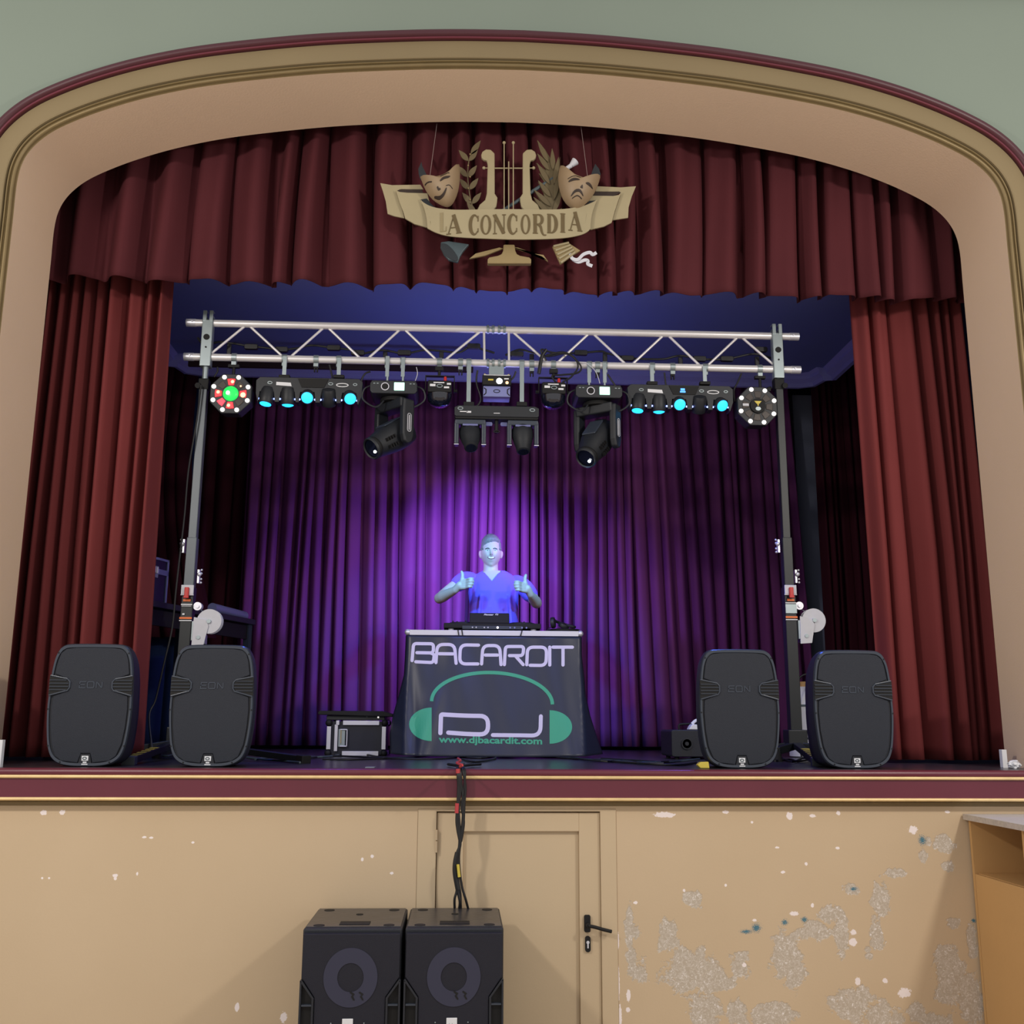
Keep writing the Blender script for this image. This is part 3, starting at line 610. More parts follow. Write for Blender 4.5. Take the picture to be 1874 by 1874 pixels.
# masks
def mask(poly, dark, sad):
    P = poly; cx = sum(p[0] for p in P)/len(P); cz = sum(p[1] for p in P)/len(P)
    mb = MB(); R = 7; n = len(P); vs = []
    for r in range(R+1):
        u = 1-r/R*.98
        for x, z in P: q = E(cx+(x-cx)*u, cz+(z-cz)*u, 0); vs.append((q[0], -.058-.085*(1-u*u)**.7-.02, q[2]))
    fs = [(r*n+i, r*n+(i+1) % n, (r+1)*n+(i+1) % n, (r+1)*n+i) for r in range(R) for i in range(n)]+[tuple(R*n+i for i in range(n))]
    b0 = len(vs); vs += [(v[0], -.066, v[2]) for v in vs[:n]]; fs += [(i, b0+i, b0+(i+1) % n, (i+1) % n) for i in range(n)]+[tuple(b0+n-1-i for i in range(n))]
    mk = mb.add(vs, fs).build('mask', 'mask', em, True, angle=80)
    def MF(x, z, d):                     # point on the bulging face
        best = 1.0
        v = Vector((x-cx, z-cz)); L_ = v.length; 
        if L_ > 1e-6:
            dr = v/L_; far = 1e9
            for i in range(n):
                a = Vector((P[i][0]-cx, P[i][1]-cz)); b = Vector((P[(i+1) % n][0]-cx, P[(i+1) % n][1]-cz)); e = b-a
                den = dr.x*e.y-dr.y*e.x
                if abs(den) < 1e-9: continue
                t = (a.x*e.y-a.y*e.x)/den; s_ = (a.x*dr.y-a.y*dr.x)/den
                if t > 0 and -1e-6 <= s_ <= 1.000001: far = min(far, t)
            best = min(1, L_/far)
        q = E(x, z, 0); return (q[0], -.078-.085*(1-best**2)**.7+d, q[2])
    epoly('mask_inside', [dark], 'darkslate', -.050, -.042)
    return mk, MF
lp = spl2([(382, 400), (440, 413), (520, 397), (590, 352), (625, 322), (631, 400), (618, 490), (592, 555), (560, 585), (520, 578), (460, 540), (415, 480), (382, 400)], 3)[:-1]
mk, MF = mask(lp, [(368, 335), (388, 290), (394, 320), (415, 360), (438, 412), (440, 425), (400, 420), (380, 400), (370, 365)], False)
mb = MB()
for pth, wd in (([(508, 472), (530, 455), (555, 447), (570, 438)], lambda u: 12*math.sin(PI*(u*.9+.1))+2), ([(410, 462), (430, 460), (455, 466)], 6), ([(510, 438), (535, 425), (565, 420)], 4),
                ([(470, 540), (505, 552), (530, 540), (548, 510)], lambda u: 13*math.sin(PI*(u*.92+.06))+2), ([(490, 500), (498, 515), (508, 512)], 9), ([(545, 500), (565, 492), (585, 505)], 3)):
    mb.ribbon(spl2(pth, 3), wd, -.004, .004, lambda x, z, y: MF(x, z, y))
mb.build('mask_features', 'maskdark', mk)
rp = spl2([(1262, 330), (1330, 385), (1400, 415), (1450, 425), (1510, 390), (1495, 455), (1460, 522), (1410, 575), (1360, 598), (1310, 578), (1270, 520), (1250, 440), (1250, 375), (1262, 330)], 3)[:-1]
mk, MF = mask(rp, [(1448, 425), (1452, 385), (1470, 335), (1483, 303), (1508, 335), (1518, 370), (1510, 395), (1480, 425)], True)
mb = MB()
for pth, wd in (([(1305, 468), (1335, 460), (1372, 465)], lambda u: 14*math.sin(PI*(u*.9+.08))+2), ([(1413, 480), (1435, 482), (1460, 495)], lambda u: 14*math.sin(PI*(u*.9+.08))+2),
                ([(1322, 548), (1345, 528), (1375, 526), (1398, 548)], lambda u: 12*math.sin(PI*(u*.92+.04))+2), ([(1380, 510), (1388, 500), (1388, 512)], 8), ([(1300, 450), (1335, 440), (1378, 448)], 3), ([(1330, 560), (1360, 550), (1390, 562)], 4)):
    mb.ribbon(spl2(pth, 3), wd, -.004, .004, lambda x, z, y: MF(x, z, y))
mb.build('mask_features', 'maskdark', mk)
for (x0, z0, x1, z1) in ((435, 415, 484, 10), (1443, 420, 1402, 30)):
    a = E(x0, z0, -.03); b = E(x1, z1, .02); MB().cyl(a, (b[0], b[1], b[2]), .0018, n=6).build('hanging_wire', 'wiremat', em)

# ================================================================== DJ TABLE + BANNER
TBY = 1.78; ttz = at(900, 1163, TBY-.03).z; tx0, tx1 = at(743, 1160, TBY).x, at(1065, 1160, TBY).x; txc = (tx0+tx1)/2
tb = thing('dj_table', (txc, 2.05, SZ), 'folding stand with aluminium edged top, hidden behind the black banner', 'table'); th_ = ttz-SZ; tw = tx1-tx0
MB().box((0, 0, th_+.016), (tw-.02, .54, .03)).build('table_top', 'black', tb)
mb = MB().box((0, -.275, th_+.018), (tw-.05, .014, .036)).box((0, .275, th_+.018), (tw-.05, .014, .036))
for sx in (-1, 1): mb.box((sx*(tw/2-.006), 0, th_+.018), (.014, .52, .036))
mb.build('edge_profile', 'alubright', tb, bevel=.002)
for sx in (-1, 1):
    for sy in (-1, 1): MB().ball((sx*(tw/2-.012), sy*.265, th_+.020), .022).build('corner_cap', 'alubright', tb, True)
for sx in (-1, 1):
    for sy in (-1, 1): MB().cyl((sx*(tw/2-.08), sy*.22, 0), (sx*(tw/2-.08), sy*.22, th_), .016).build('leg', 'blackmast', tb, True)
    MB().cyl((sx*(tw/2-.08), -.22, th_*.35), (sx*(tw/2-.08), .22, th_*.35), .010).build('crossbar', 'blackmast', tb, True)
# banner surface
ZT = at(900, 1164, TBY-.04).z; ZB = SZ+.012
LP = [(742.6, 1161), (741, 1190), (739, 1220), (729, 1269), (717, 1318), (709.5, 1352), (711, 1368)]
RP = [(1065, 1161), (1065, 1208), (1070, 1235), (1073, 1262), (1082.6, 1301), (1097, 1338), (1113, 1362)]
def gy0(v): return TBY-.032-.25*v**1.3
def edge(P, v): 
    q = v*(len(P)-1); i = min(int(q), len(P)-2); t = q-i; return P[i][0]*(1-t)+P[i+1][0]*t, P[i][1]*(1-t)+P[i+1][1]*t
def bsurf(X, Z, d=0):
    v = max(0, min(1, (ZT-Z)/(ZT-ZB))); y = gy0(v); s_ = (X-txc)/(tw/2)
    side = max(0, abs(s_)-.97); y += .9*side*(1+.3*v)
    y -= .030*v*math.exp(-((s_+.80-.35*(1-v))/.10)**2)+.030*v*math.exp(-((s_-.86+.20*(1-v))/.10)**2)
    y += .018*v*math.exp(-((s_+.95-.10*v)/.05)**2)
    y += .007*math.sin(s_*7+v*3)*v + .004*math.sin(s_*15-v*6)
    return Vector((X, y+d, Z))
def bs(px, py, d=0):
    Y = TBY-.1
    for _ in range(4): p = at(px, py, Y); Y = bsurf(p.x, p.z).y
    return bsurf(p.x, p.z, d)
bn = thing('banner', (txc, TBY-.1, SZ), 'black vinyl banner printed BACARDIT DJ with green headphones, draped over the table front', 'banner'); bo = bn.location.copy()
mb = MB(); NU, NV = 90, 50; vs = []
for j in range(NV+1):
    v = j/NV; Z = ZT+(ZB-ZT)*v
    (lx, _), (rx, _) = edge(LP, v), edge(RP, v)
    yy = gy0(v); xl = at(lx, 1161+(1372-1161)*v, yy).x; xr = at(rx, 1161+(1372-1161)*v, yy+.03*v).x
    for i in range(NU+1):
        u = i/NU; X = xl+(xr-xl)*u; zz = Z + (.015*math.sin(u*PI*1.0)*-0+.012*(abs(u-.5)*2)**3)*v**6
        p = bsurf(X, Z); vs.append((p.x-bo.x, p.y-bo.y, zz-bo.z))
fs = [(j*(NU+1)+i, j*(NU+1)+i+1, (j+1)*(NU+1)+i+1, (j+1)*(NU+1)+i) for j in range(NV) for i in range(NU)]
o = mb.add(vs, fs).build('vinyl_sheet', 'banner', bn, True, angle=180); q = o.modifiers.new('t', 'SOLIDIFY'); q.thickness = .003; q.offset = 0
def BC(cx, cy, d=0):                      # banner drawing coordinates
    p = bs(680+.24546*cx, 950+.24546*cy, d-.0028); return tuple(p-bo)
def bstroke(name, strokes, wd, mt):
    mb = MB()
    for s_ in strokes:
        mb.ribbon(s_, wd, -.0008, .0008, lambda x, z, y: BC(x, z, y), round_=True)
    return mb.build(name, mt, bn)
def dense(P, step=12):
    out = []
    for a, b in zip(P[:-1], P[1:]):
        n = max(1, int(math.hypot(b[0]-a[0], b[1]-a[1])/step)); out += [(a[0]+(b[0]-a[0])*i/n, a[1]+(b[1]-a[1])*i/n) for i in range(n)]
    return out+[P[-1]]
def rounded(P, r=26, r0=None):                     # polyline with rounded corners
    out = [P[0]]
    for a, b, c in zip(P[:-2], P[1:-1], P[2:]):
        A, B_, Cc = Vector(a), Vector(b), Vector(c); d1 = (A-B_); d2 = (Cc-B_); rr = min(r0 if (r0 and b == P[1]) else r, d1.length*.48, d2.length*.48)
        s0 = B_+d1.normalized()*rr; s1 = B_+d2.normalized()*rr
        out += [tuple(s0*(1-t)**2+B_*2*t*(1-t)+s1*t*t) for t in np.linspace(0, 1, 7)]
    return dense(out+[P[-1]])
W_ = 24
GL = [[rounded([(302, 1055), (313, 928), (462, 930), (460, 998), (338, 996)], 24), rounded([(440, 998), (468, 1010), (460, 1070), (330, 1064)], 22)],
      [rounded([(480, 1070), (490, 935), (618, 935), (630, 1075)], 46), dense([(505, 1004), (605, 1005)])],
      [rounded([(797, 940), (662, 938), (656, 1080), (792, 1080)], 48)],
      [rounded([(820, 1080), (830, 943), (955, 943), (965, 1085)], 46), dense([(848, 1014), (938, 1014)])],
      [rounded([(990, 1085), (998, 950), (1135, 950), (1128, 1018), (1028, 1018)], 24), dense([(1072, 1020), (1130, 1085)])],
      [rounded([(1157, 1086), (1162, 955), (1305, 955), (1300, 1092), (1182, 1090)], 44)],
      [dense([(1328, 955), (1328, 1088)])],
      [dense([(1352, 955), (1497, 955)]), dense([(1427, 960), (1427, 1088)])]]
for st in GL: bstroke('letter', st, W_, 'print_white')
bstroke('letter', [rounded([(513, 1595), (518, 1456), (700, 1466), (868, 1468), (868, 1606), (720, 1603), (572, 1592)], 62, 14)], 32, 'print_white')
bstroke('letter', [rounded([(1262, 1470), (1258, 1615), (1120, 1612), (904, 1610)], 90)], 29, 'print_white')
hb = [(448+ (450-450*math.cos(t)), 1358-215*math.sin(t)*1.05+ (1-math.cos(t))*12) for t in np.linspace(0, PI, 44)]
mb = MB(); mb.ribbon(hb, 26, -.0008, .0008, lambda x, z, y: BC(x, z, y)); mb.build('printed_headband', 'print_green', bn)
def earcup(cx, cy, rx, ry, sgn):
    mb = MB(); n = 20; vs = []; fs = []
    for i in range(n+1):
        t = -PI/2+PI*i/n
        for k in range(9): u = k/8; vs.append(BC(cx+sgn*rx*math.cos(t)*u, cy+ry*math.sin(t), -.0006))
    for i in range(n):
        for k in range(8): fs.append((i*9+k, i*9+k+1, (i+1)*9+k+1, (i+1)*9+k))
    mb.add(vs, fs).build('printed_ear_cup', 'print_green', bn)
earcup(448, 1530, 168, 125, -1); earcup(1327, 1550, 168, 125, 1)
mb = MB(); add_text(mb, 'www.djbacardit.com', 500, 1690, 1272, 1622, lambda x, z: BC(x, z+(x-886)*.018, -.0006), bold=.03); mb.build('web_address', 'print_green', bn)

# ================================================================== TRUSS AND LIFTING MASTS
TY = 1.30; U = 1/278.0
zt = (at(500, 594, TY).z+at(1300, 613, TY).z)/2; zb = (at(500, 655.5, TY).z+at(1300, 674.5, TY).z)/2
xl, xr = at(345, 590, TY).x, at(1458, 617, TY).x
tr = thing('lighting_truss', ((xl+xr)/2, TY, zb), 'silver aluminium ladder truss spanning the stage between two lifting masts', 'truss'); to = Vector(tr.location)
def TP(px, z, y=0): return Vector((at(px, 600 if z > (zt+zb)/2 else 665, TY).x, TY+y, z))-to
for z in (zt, zb):
    MB().cyl(Vector((xl, TY, z))-to, Vector((xr, TY, z))-to, .0245).build('chord_tube', 'alu', tr, True)
for a, b in [((383, 0), (447, 1)), ((458, 1), (516, 0)), ((532, 0), (591, 1)), ((602, 1), (658, 0)), ((674, 0), (731, 1)), ((742, 1), (798, 0)), ((815, 0), (878, 1)),
             ((940, 1), (1001, 0)), ((1021, 0), (1076, 1)), ((1087, 1), (1144, 0)), ((1158, 0), (1212, 1)), ((1224, 1), (1280, 0)), ((1295, 0), (1348, 1)), ((1358, 1), (1420, 0)), ((886, 1), (886.5, 0)), ((931, 1), (931.5, 0))]:
    MB().cyl(TP(a[0], zt-.018 if a[1] else zb+.018), TP(b[0], zt-.018 if b[1] else zb+.018), .0085, n=12).build('brace', 'alu', tr, True)
for z in (zt, zb):
    mb = MB(); c = TP(908, z)
    for dx in (-.055, -.02, .02, .055): mb.cyl(c+Vector((dx-.008, 0, 0)), c+Vector((dx+.008, 0, 0)), .031, n=20)
    for dx in (-.035, .035): mb.cyl(c+Vector((dx, -.04, .0)), c+Vector((dx, .04, .0)), .006, n=8)
    mb.build('coupler', 'zinc', tr, True)
for z in (zt, zb):
    for x, s_ in ((xl, 1), (xr, -1)):
        c = Vector((x, TY, z))-to
        MB().cyl(c-Vector((s_*.012, 0, 0)), c+Vector((s_*.05, 0, 0)), .027).cyl(c+Vector((s_*.03, -.034, 0)), c+Vector((s_*.03, .034, 0)), .006, n=8).build('end_sleeve', 'alubright', tr, True)

def mast(pxt, pxb, ytop, side, lbl, upper):
    top = at(pxt, ytop, TY); bot = at(pxb, 1225, TY); dr = (top-bot); bot = bot-dr*((bot.z-SZ)/dr.z); 
    t = thing('lifting_mast', bot, lbl, 'lighting stand', 'lifting masts carrying the truss'); o = bot
    def P(z, dx=0, dy=0): q = bot+dr*((z-SZ)/dr.z); return q+Vector((dx, dy, 0))-o
    zy = lambda y: at(pxt*(1225-y)/(1225-ytop)+pxb*(y-ytop)/(1225-ytop), y, TY).z
    def sq(name, z0, z1, w_, m_, dy=0, sh=0):
        a, b = P(z0, sh, dy), P(z1, sh, dy); h_ = w_/2
        vs = [a+Vector((x*h_, y*h_, 0)) for x, y in ((-1, -1), (1, -1), (1, 1), (-1, 1))]+[b+Vector((x*h_, y*h_, 0)) for x, y in ((-1, -1), (1, -1), (1, 1), (-1, 1))]
        return MB().add(vs, [(0, 1, 2, 3), (4, 5, 6, 7), (0, 1, 5, 4), (1, 2, 6, 5), (2, 3, 7, 6), (3, 0, 4, 7)]).build(name, m_, t, bevel=.004)
    zl = zy(1075); sq('lower_mast', SZ+.12, zl, .072, 'blackmast')
    zm = zy(985); sq('middle_mast', zl-.02, zm, .062, 'mast' if side < 0 else 'blackmast', -.003)
    za = zy(705); sq('upper_mast', zm-.02, za, .052 if side < 0 else .05, upper, -.004)
    MB().cyl(P(za-.02), P(zb-.06), .019).build('spigot', 'zinc', t, True)
    c = P(za); MB().box(c, (.066, .066, .075)).cyl(c+Vector((side*-.03-.02*side, 0, -.02)), c+Vector((side*-.075, -.01, -.03)), .012).build('collar', 'deep', t, bevel=.006)
    MB().cyl(c+Vector((side*.03, 0, .0)), c+Vector((side*.03, -.055, -.02)), .016, .018).build('clamp_knob', 'deep', t, True)
    # bracket
    b0 = P(zb-.07); b1 = P(zt+.01); mb = MB(); mb.box((b0+b1)/2+Vector((0, -.034, 0)), (.066, .006, (b1-b0).z)).box(b0+Vector((0, 0, .003)), (.068, .068, .006))
    for sx in (-1, 1): mb.box((b0+b1)/2+Vector((sx*.033, -.01, 0)), (.004, .05, (b1-b0).z))
    mb.build('bracket_plate', 'zinc', t, bevel=.003)
    pc = b0+(b1-b0)*.62+Vector((0, -.0385, 0)); MB().cyl(pc, pc+Vector((0, -.003, 0)), .020).build('bracket_badge', 'deep', t)
    pc = b0+(b1-b0)*.40+Vector((0, -.0385, 0)); MB().cyl(pc, pc+Vector((0, -.002, 0)), .006).build('bolt_hole', 'deep', t)
    mb = MB()
    for sx in (-.021, .021):
        for k in range(7):
            a = math.radians(-10+k*34); cc = b1+Vector((sx, 0, 0)); 
            p = Vector((sx*0, -math.cos(a)*.032, math.sin(a)*.032)); mb.box(cc+p, (.022, .007, .022), Matrix.Rotation(-a, 3, 'X'))
        mb.box(b1+Vector((sx, -.035, .028)), (.024, .008, .075)).box(b1+Vector((sx, -.015, .062)), (.024, .045, .008))
    mb.build('tube_hook', 'zinc', t, bevel=.002)
    # spring latches
    for zz, sd in ((zy(1000), -1), (zy(1055), 1)):
        c = P(zz, sd*.052); mb = MB().box(c, (.012, .03, .085)).ball(c+Vector((sd*.008, -.02, .012)), .014)
        for k in (-.04, -.018, .018, .04): mb.ball(c+Vector((sd*.018, -.012, k)), .0075, 8, 6)
        mb.build('spring_latch', 'alubright', t, True)
    # red catch and labels
    zc = zl-.02; c = P(zc, 0, -.046)
    MB().box(c, (.076, .012, .058)).box(c+Vector((0, 0, -.032)), (.080, .008, .008)).build('catch_plate', 'offwhite', t, bevel=.002)
    MB().box(c+Vector((0, -.014, -.018)), (.026, .022, .062)).box(c+Vector((0, -.022, -.048)), (.032, .014, .016)).build('catch_lever', 'red', t, bevel=.004)
    lb = MB().box(P(zc-.066, 0, -.042), (.046, .003, .014)); lb.build('sticker', 'orange', t)
    if side < 0:
        MB().box(P(zc-.092, 0, -.042), (.068, .003, .007)).box(P(zc-.102, 0, -.042), (.06, .003, .003)).box(P(zc-.152, -.015, -.042), (.014, .003, .010)).build('printed_line', 'white', t)
    else:
        MB().box(P(zc-.085, 0, -.042), (.070, .003, .006)).build('printed_line', 'white', t); MB().box(P(zc-.122, 0, -.042), (.072, .003, .058)).build('foil_label', 'zinc', t)
    MB().box(P(zc-.176, 0, -.042), (.076, .003, .012)).build('sticker', 'orange', t)
    MB().box(P(zc-.192, 0, -.042), (.076, .003, .006)).build('printed_line', 'white', t)
    # pulley and winch on the right-hand side
    pz = P(zc-.10, .062, -.0); MB().cyl(pz+Vector((0, -.022, 0)), pz+Vector((0, .022, 0)), .026).cyl(pz+Vector((0, -.03, 0)), pz+Vector((0, -.02, 0)), .012).build('pulley', 'alubright', t, True)
    wn = P(zc-.245, .100, -.02)
    MB().prism([(wn.x-.052, wn.z-.10), (wn.x+.022, wn.z-.095), (wn.x+.045, wn.z+.02), (wn.x+.03, wn.z+.06), (wn.x-.048, wn.z+.075)], wn.y-.03, wn.y-.024).build('winch_plate', 'offwhite', t, bevel=.002)
    MB().box(wn+Vector((-.01, .015, -.06)), (.07, .06, .06)).box(wn+Vector((-.05, .0, -.01)), (.02, .05, .12)).build('winch_frame', 'zinc', t, bevel=.003)
    dc = wn+Vector((.045, 0, .05)); mb = MB().cyl(dc+Vector((0, -.02, 0)), dc+Vector((0, -.014, 0)), .076, n=32).cyl(dc+Vector((0, .03, 0)), dc+Vector((0, .036, 0)), .076, n=32).cyl(dc+Vector((0, -.016, 0)), dc+Vector((0, .032, 0)), .045)
    mb.build('winch_drum', 'offwhite', t, True)
    MB().cyl(dc+Vector((0, -.034, 0)), dc+Vector((0, -.018, 0)), .013).cyl(wn+Vector((-.012, -.036, -.05)), wn+Vector((-.012, -.03, -.05)), .012).build('winch_bolt', 'zinc', t, True)
    MB().cyl(pz+Vector((.015, 0, -.02)), dc+Vector((-.03, 0, .05)), .002, n=6).build('steel_cable', 'zinc', t)
    # tripod base
    for k in range(4):
        a = PI/4+k*PI/2; d_ = Vector((math.cos(a), math.sin(a), 0)); 
        MB().box(Vector((0, 0, .08))+d_*.13, (.24, .045, .045), Matrix.Rotation(a, 3, 'Z')@Matrix.Rotation(math.radians(7), 3, 'Y')).build('leg', 'blackmast', t, bevel=.004)
        MB().cyl(d_*.24, d_*.24+Vector((0, 0, .065)), .03, .018).build('foot', 'deep', t, True)
    mb = MB().box((0, 0, .13), (.12, .12, .12))
    mb.build('leg_socket', 'blackmast', t, bevel=.006)
    return t, P, zy
mast(377, 336, 668, -1, 'grey lifting mast on the left of the stage, behind the second loudspeaker from the left', 'mast')
mast(1423.5, 1449.5, 690, 1, 'black lifting mast on the right of the stage, between the two right loudspeakers', 'blackmast')

# ------------------------------------------------------------------ fixtures
def strap(mb, o, px, y0, y1, w_=.026):
    a = at(px, y0, TY-.03)-o; b = at(px, y1, TY-.03)-o
    mb.box((a+b)/2+Vector((0, -.004, 0)), (w_, .005, abs(a.z-b.z)))
def hook(mb, px, o):
    c = Vector((at(px, 660, TY).x, TY, zb))-o
    mb.cyl(c+Vector((-.016, 0, 0)), c+Vector((.016, 0, 0)), .030, n=20)
    mb.box(c+Vector((0, -.003, -.042)), (.030, .03, .022))
def clamp_thing(px, label):
    o = Vector((at(px, 660, TY).x, TY, zb-.05)); t = thing('pipe_clamp', o, label, 'clamp', 'empty pipe clamps on the lower truss tube'); mb = MB(); hook(mb, px, o); mb.build('collar', 'zinc', t, True)
    MB().box((0, 0, -.004), (.026, .02, .02)).box((-.009, 0, -.024), (.008, .016, .026)).box((.009, 0, -.024), (.008, .016, .026)).build('jaw', 'deep', t, bevel=.002)
for px, lb in ((579, 'empty pipe clamp on the lower truss tube above the left row of blue spotlights'), (843, 'empty pipe clamp on the lower truss tube just left of the twin scanner bar'),
               (973, 'empty pipe clamp on the lower truss tube just right of the twin scanner bar'), (1093, 'empty pipe clamp between the two straps of the right moving head'), (1230, 'empty pipe clamp above the middle of the right row of blue spotlights')):
    clamp_thing(px, lb)

def octagon(px, py, lit, label, rot=0):
    o = at(px, py, TY-.06); t = thing('effect_light', o, label, 'stage light'); R = .132
    oc = lambda r, c=.56: [(r, -r*c*.75), (r, r*c*.75), (r*c*.75, r), (-r*c*.75, r), (-r, r*c*.75), (-r, -r*c*.75), (-r*c*.75, -r), (r*c*.75, -r)]
    MB().prism(oc(R), -.03, .012).build('face_plate', 'black', t, bevel=.005)
    MB().prism(oc(R*.93), .0, .10).build('housing', 'black', t, bevel=.01)
    def A(r, a): a = math.radians(a+rot); return r*math.cos(a), r*math.sin(a)
    for k in range(8):
        x, z = A(.118, 22.5+45*k); MB().cyl((x, -.036, z), (x, -.028, z), .0145, n=16).build('white_led', 'whiteled', t, True)
    for k in range(8):
        a = 45*k; ca = math.radians(a+rot); c_, s_ = math.cos(ca), math.sin(ca)
        pl = [(.056, -.017), (.098, -.026), (.101, .0), (.098, .026), (.056, .017)]
        P = [(x*c_-z*s_, x*s_+z*c_) for x, z in pl]
        mt = ('redled' if a in (0, 90, 180, 270) else ('pinkled' if a == 225 else 'smoke')) if lit else 'smoke'
        wn = MB().prism(P, -.0345, -.028).build('window', mt, t, bevel=.003)
        if lit and (a in (0, 90, 180, 270, 45)):
            x, z = A(.080, a-6); MB().ball((x, -.034, z), .017 if a == 0 else (.011 if a != 45 else .006), 12, 8, (1, .35, 1)).build('lamp_core', 'redhot', wn, True)
        if not lit and a == 180: 
            x, z = A(.08, a); MB().box((x, -.036, z), (.04, .003, .016)).build('lamp_core', 'offwhite', wn)
    if lit:
        MB().ball((0, -.030, 0), .050, 24, 14, (1, .45, 1)).build('centre_dome', 'greenled', t, True)
        MB().ball((-.012, -.046, 0), .016, 12, 8, (1, .6, 1)).build('lamp_core', 'greenhot', t, True)
    else:
        MB().cyl((0, -.042, 0), (0, -.028, 0), .050, .053, n=32).build('centre_cap', 'deep', t, True)
        MB().prism([(-.024, .030), (.024, .030), (.010, .012), (.004, .012), (.004, -.002), (-.004, -.002), (-.004, .012), (-.010, .012)], -.0445, -.042).build('yellow_mark', 'yellow', t)
        MB().prism(ellipse(0, -.022, .018, .013), -.0445, -.042).build('badge', 'zinc', t)
    mb = MB(); c = Vector((at(px+5, 660, TY).x, TY, zb))-o; hook(mb, px+5, o); mb.build('clamp', 'zinc', t, True)
    MB().cyl(c+Vector((0, 0, -.05)), Vector((c.x, c.y, R+.0)), .010).box((c.x, c.y-.02, R+.002), (.12, .03, .02)).box(c+Vector((0, 0, -.06)), (.07, .03, .02)).build('hanging_yoke', 'deep', t)
    return t
octagon(424, 723, True, 'octagonal effect light glowing red and green at the left end of the truss')
octagon(1384, 745.5, False, 'unlit octagonal effect light with white dots at the right end of the truss', -4)

def rot_to(d):
    return Vector(d).normalized().to_track_quat('Z', 'Y').to_matrix()
def ledbar(px0, px1, ptop, straps, label, scr):
    pc = (px0+px1)/2; o = at(pc, ptop, TY-.02); t = thing('spotlight_bar', o, label, 'stage light'); hw = (at(px1, ptop, TY-.02).x-at(px0, ptop, TY-.02).x)/2
    P = [(-hw*.93, .012), (hw*.93, .012), (hw, -.01), (hw*.995, -.10), (hw*.93, -.165)]
    xs = [-.79, -.40, -.03, .365, .755]
    for x in xs[::-1]:
        P += [((x+.155)*hw, -.155), ((x+.13)*hw, -.085), ((x-.13)*hw, -.085), ((x-.155)*hw, -.155)]
    P += [(-hw*.95, -.165), (-hw*.995, -.10), (-hw, -.01)]
    MB().prism(P, -.035, .05).build('housing', 'black', t, bevel=.006)
    MB().prism([(-hw*.22, .006), (hw*.36, .006), (hw*.28, -.055), (-hw*.14, -.055)], -.040, -.034).build('control_panel', 'deep', t, bevel=.002)
    if scr: MB().box((hw*.04, -.041, -.020), (.028, .003, .014)).box((hw*.04, -.041, -.036), (.036, .003, .010)).build('display', 'bluelit', t)
    mb = MB().prism([(-hw*.62, -.020), (-hw*.35, -.024), (-hw*.33, -.048), (-hw*.62, -.042)], -.0375, -.034); mb.build('logo_print', 'white', t)
    MB().ribbon(ellipse(hw*.62, -.033, .038, .011, 24), .005, -.0375, -.034, closed=True).build('logo_print', 'white', t)
    mb = MB().ribbon(ellipse(-hw*.74, -.026, .014, .008, 16), .004, -.0375, -.034, closed=True).ribbon(ellipse(hw*.40+.0, -.026, .014, .008, 16), .004, -.0375, -.034, closed=True).ribbon(ellipse(hw*.86, -.028, .012, .007, 16), .004, -.0375, -.034, closed=True)
    mb.build('maker_print', 'zinc', t)
    dirs = [((-.12, -.12, -.98), 1), ((.0, .10, -.99), 1), ((.04, -.84, -.54), 1), ((0, .62, -.78), 0), ((.22, -.80, -.56), 1)]
    for x, (d, on) in zip(xs, dirs):
        pv = Vector((x*hw, -.012, -.105)); R = rot_to(d); dv = Vector(d).normalized()
        mb = MB(); prof = [(.012, -.055), (.040, -.050), (.047, -.03), (.048, .02), (.046, .058), (.043, .062)]
        if d[1] < -.5: prof = [(.012, -.045), (.038, -.04), (.045, -.02), (.047, .02), (.045, .038), (.042, .042)]
        mb.lathe(prof, pv, dv, 28); hd = mb.build('spot_head', 'black', t, True)
        L_ = prof[-1][1]; 
        MB().lathe([(.038, L_-.001), (.036, L_+.003), (.020, L_+.010), (.004, L_+.012)], pv, dv, 24).build('lens', 'cyan' if on else 'lens', hd, True)
        for sx in (-1, 1): MB().ball(pv+Vector((sx*.050, -.015, -.028)), .0065, 8, 6).build('pivot_lamp', 'bluedot', t, True)
        if on:
            l_ = lamp('SPOT', 'spot_beam', tuple(o+pv+dv*(L_+.03)), 9, (.10, .35, 1.0), tuple(o+pv+dv), .03, 60, .8); l_.parent = t; l_.location = pv+dv*(L_+.03)
    for spx, y0, y1 in straps:
        mb = MB(); strap(mb, o, spx, y0, y1); hook(mb, spx, o); mb.build('strap', 'zinc', t, bevel=.001)
        a = at(spx, y1, TY-.03)-o; MB().box(a+Vector((0, .0, -.008)), (.07, .04, .022)).build('strap_foot', 'deep', t, bevel=.004)
ledbar(471, 665, 698, ((521, 652, 688), (620.5, 655, 688)), 'black bar of five swivelling spotlights glowing blue, left half of the truss', False)
ledbar(1147, 1339, 711, ((1193, 668, 700), (1289.5, 670, 700)), 'black bar of five swivelling spotlights glowing blue, right half of the truss', True)

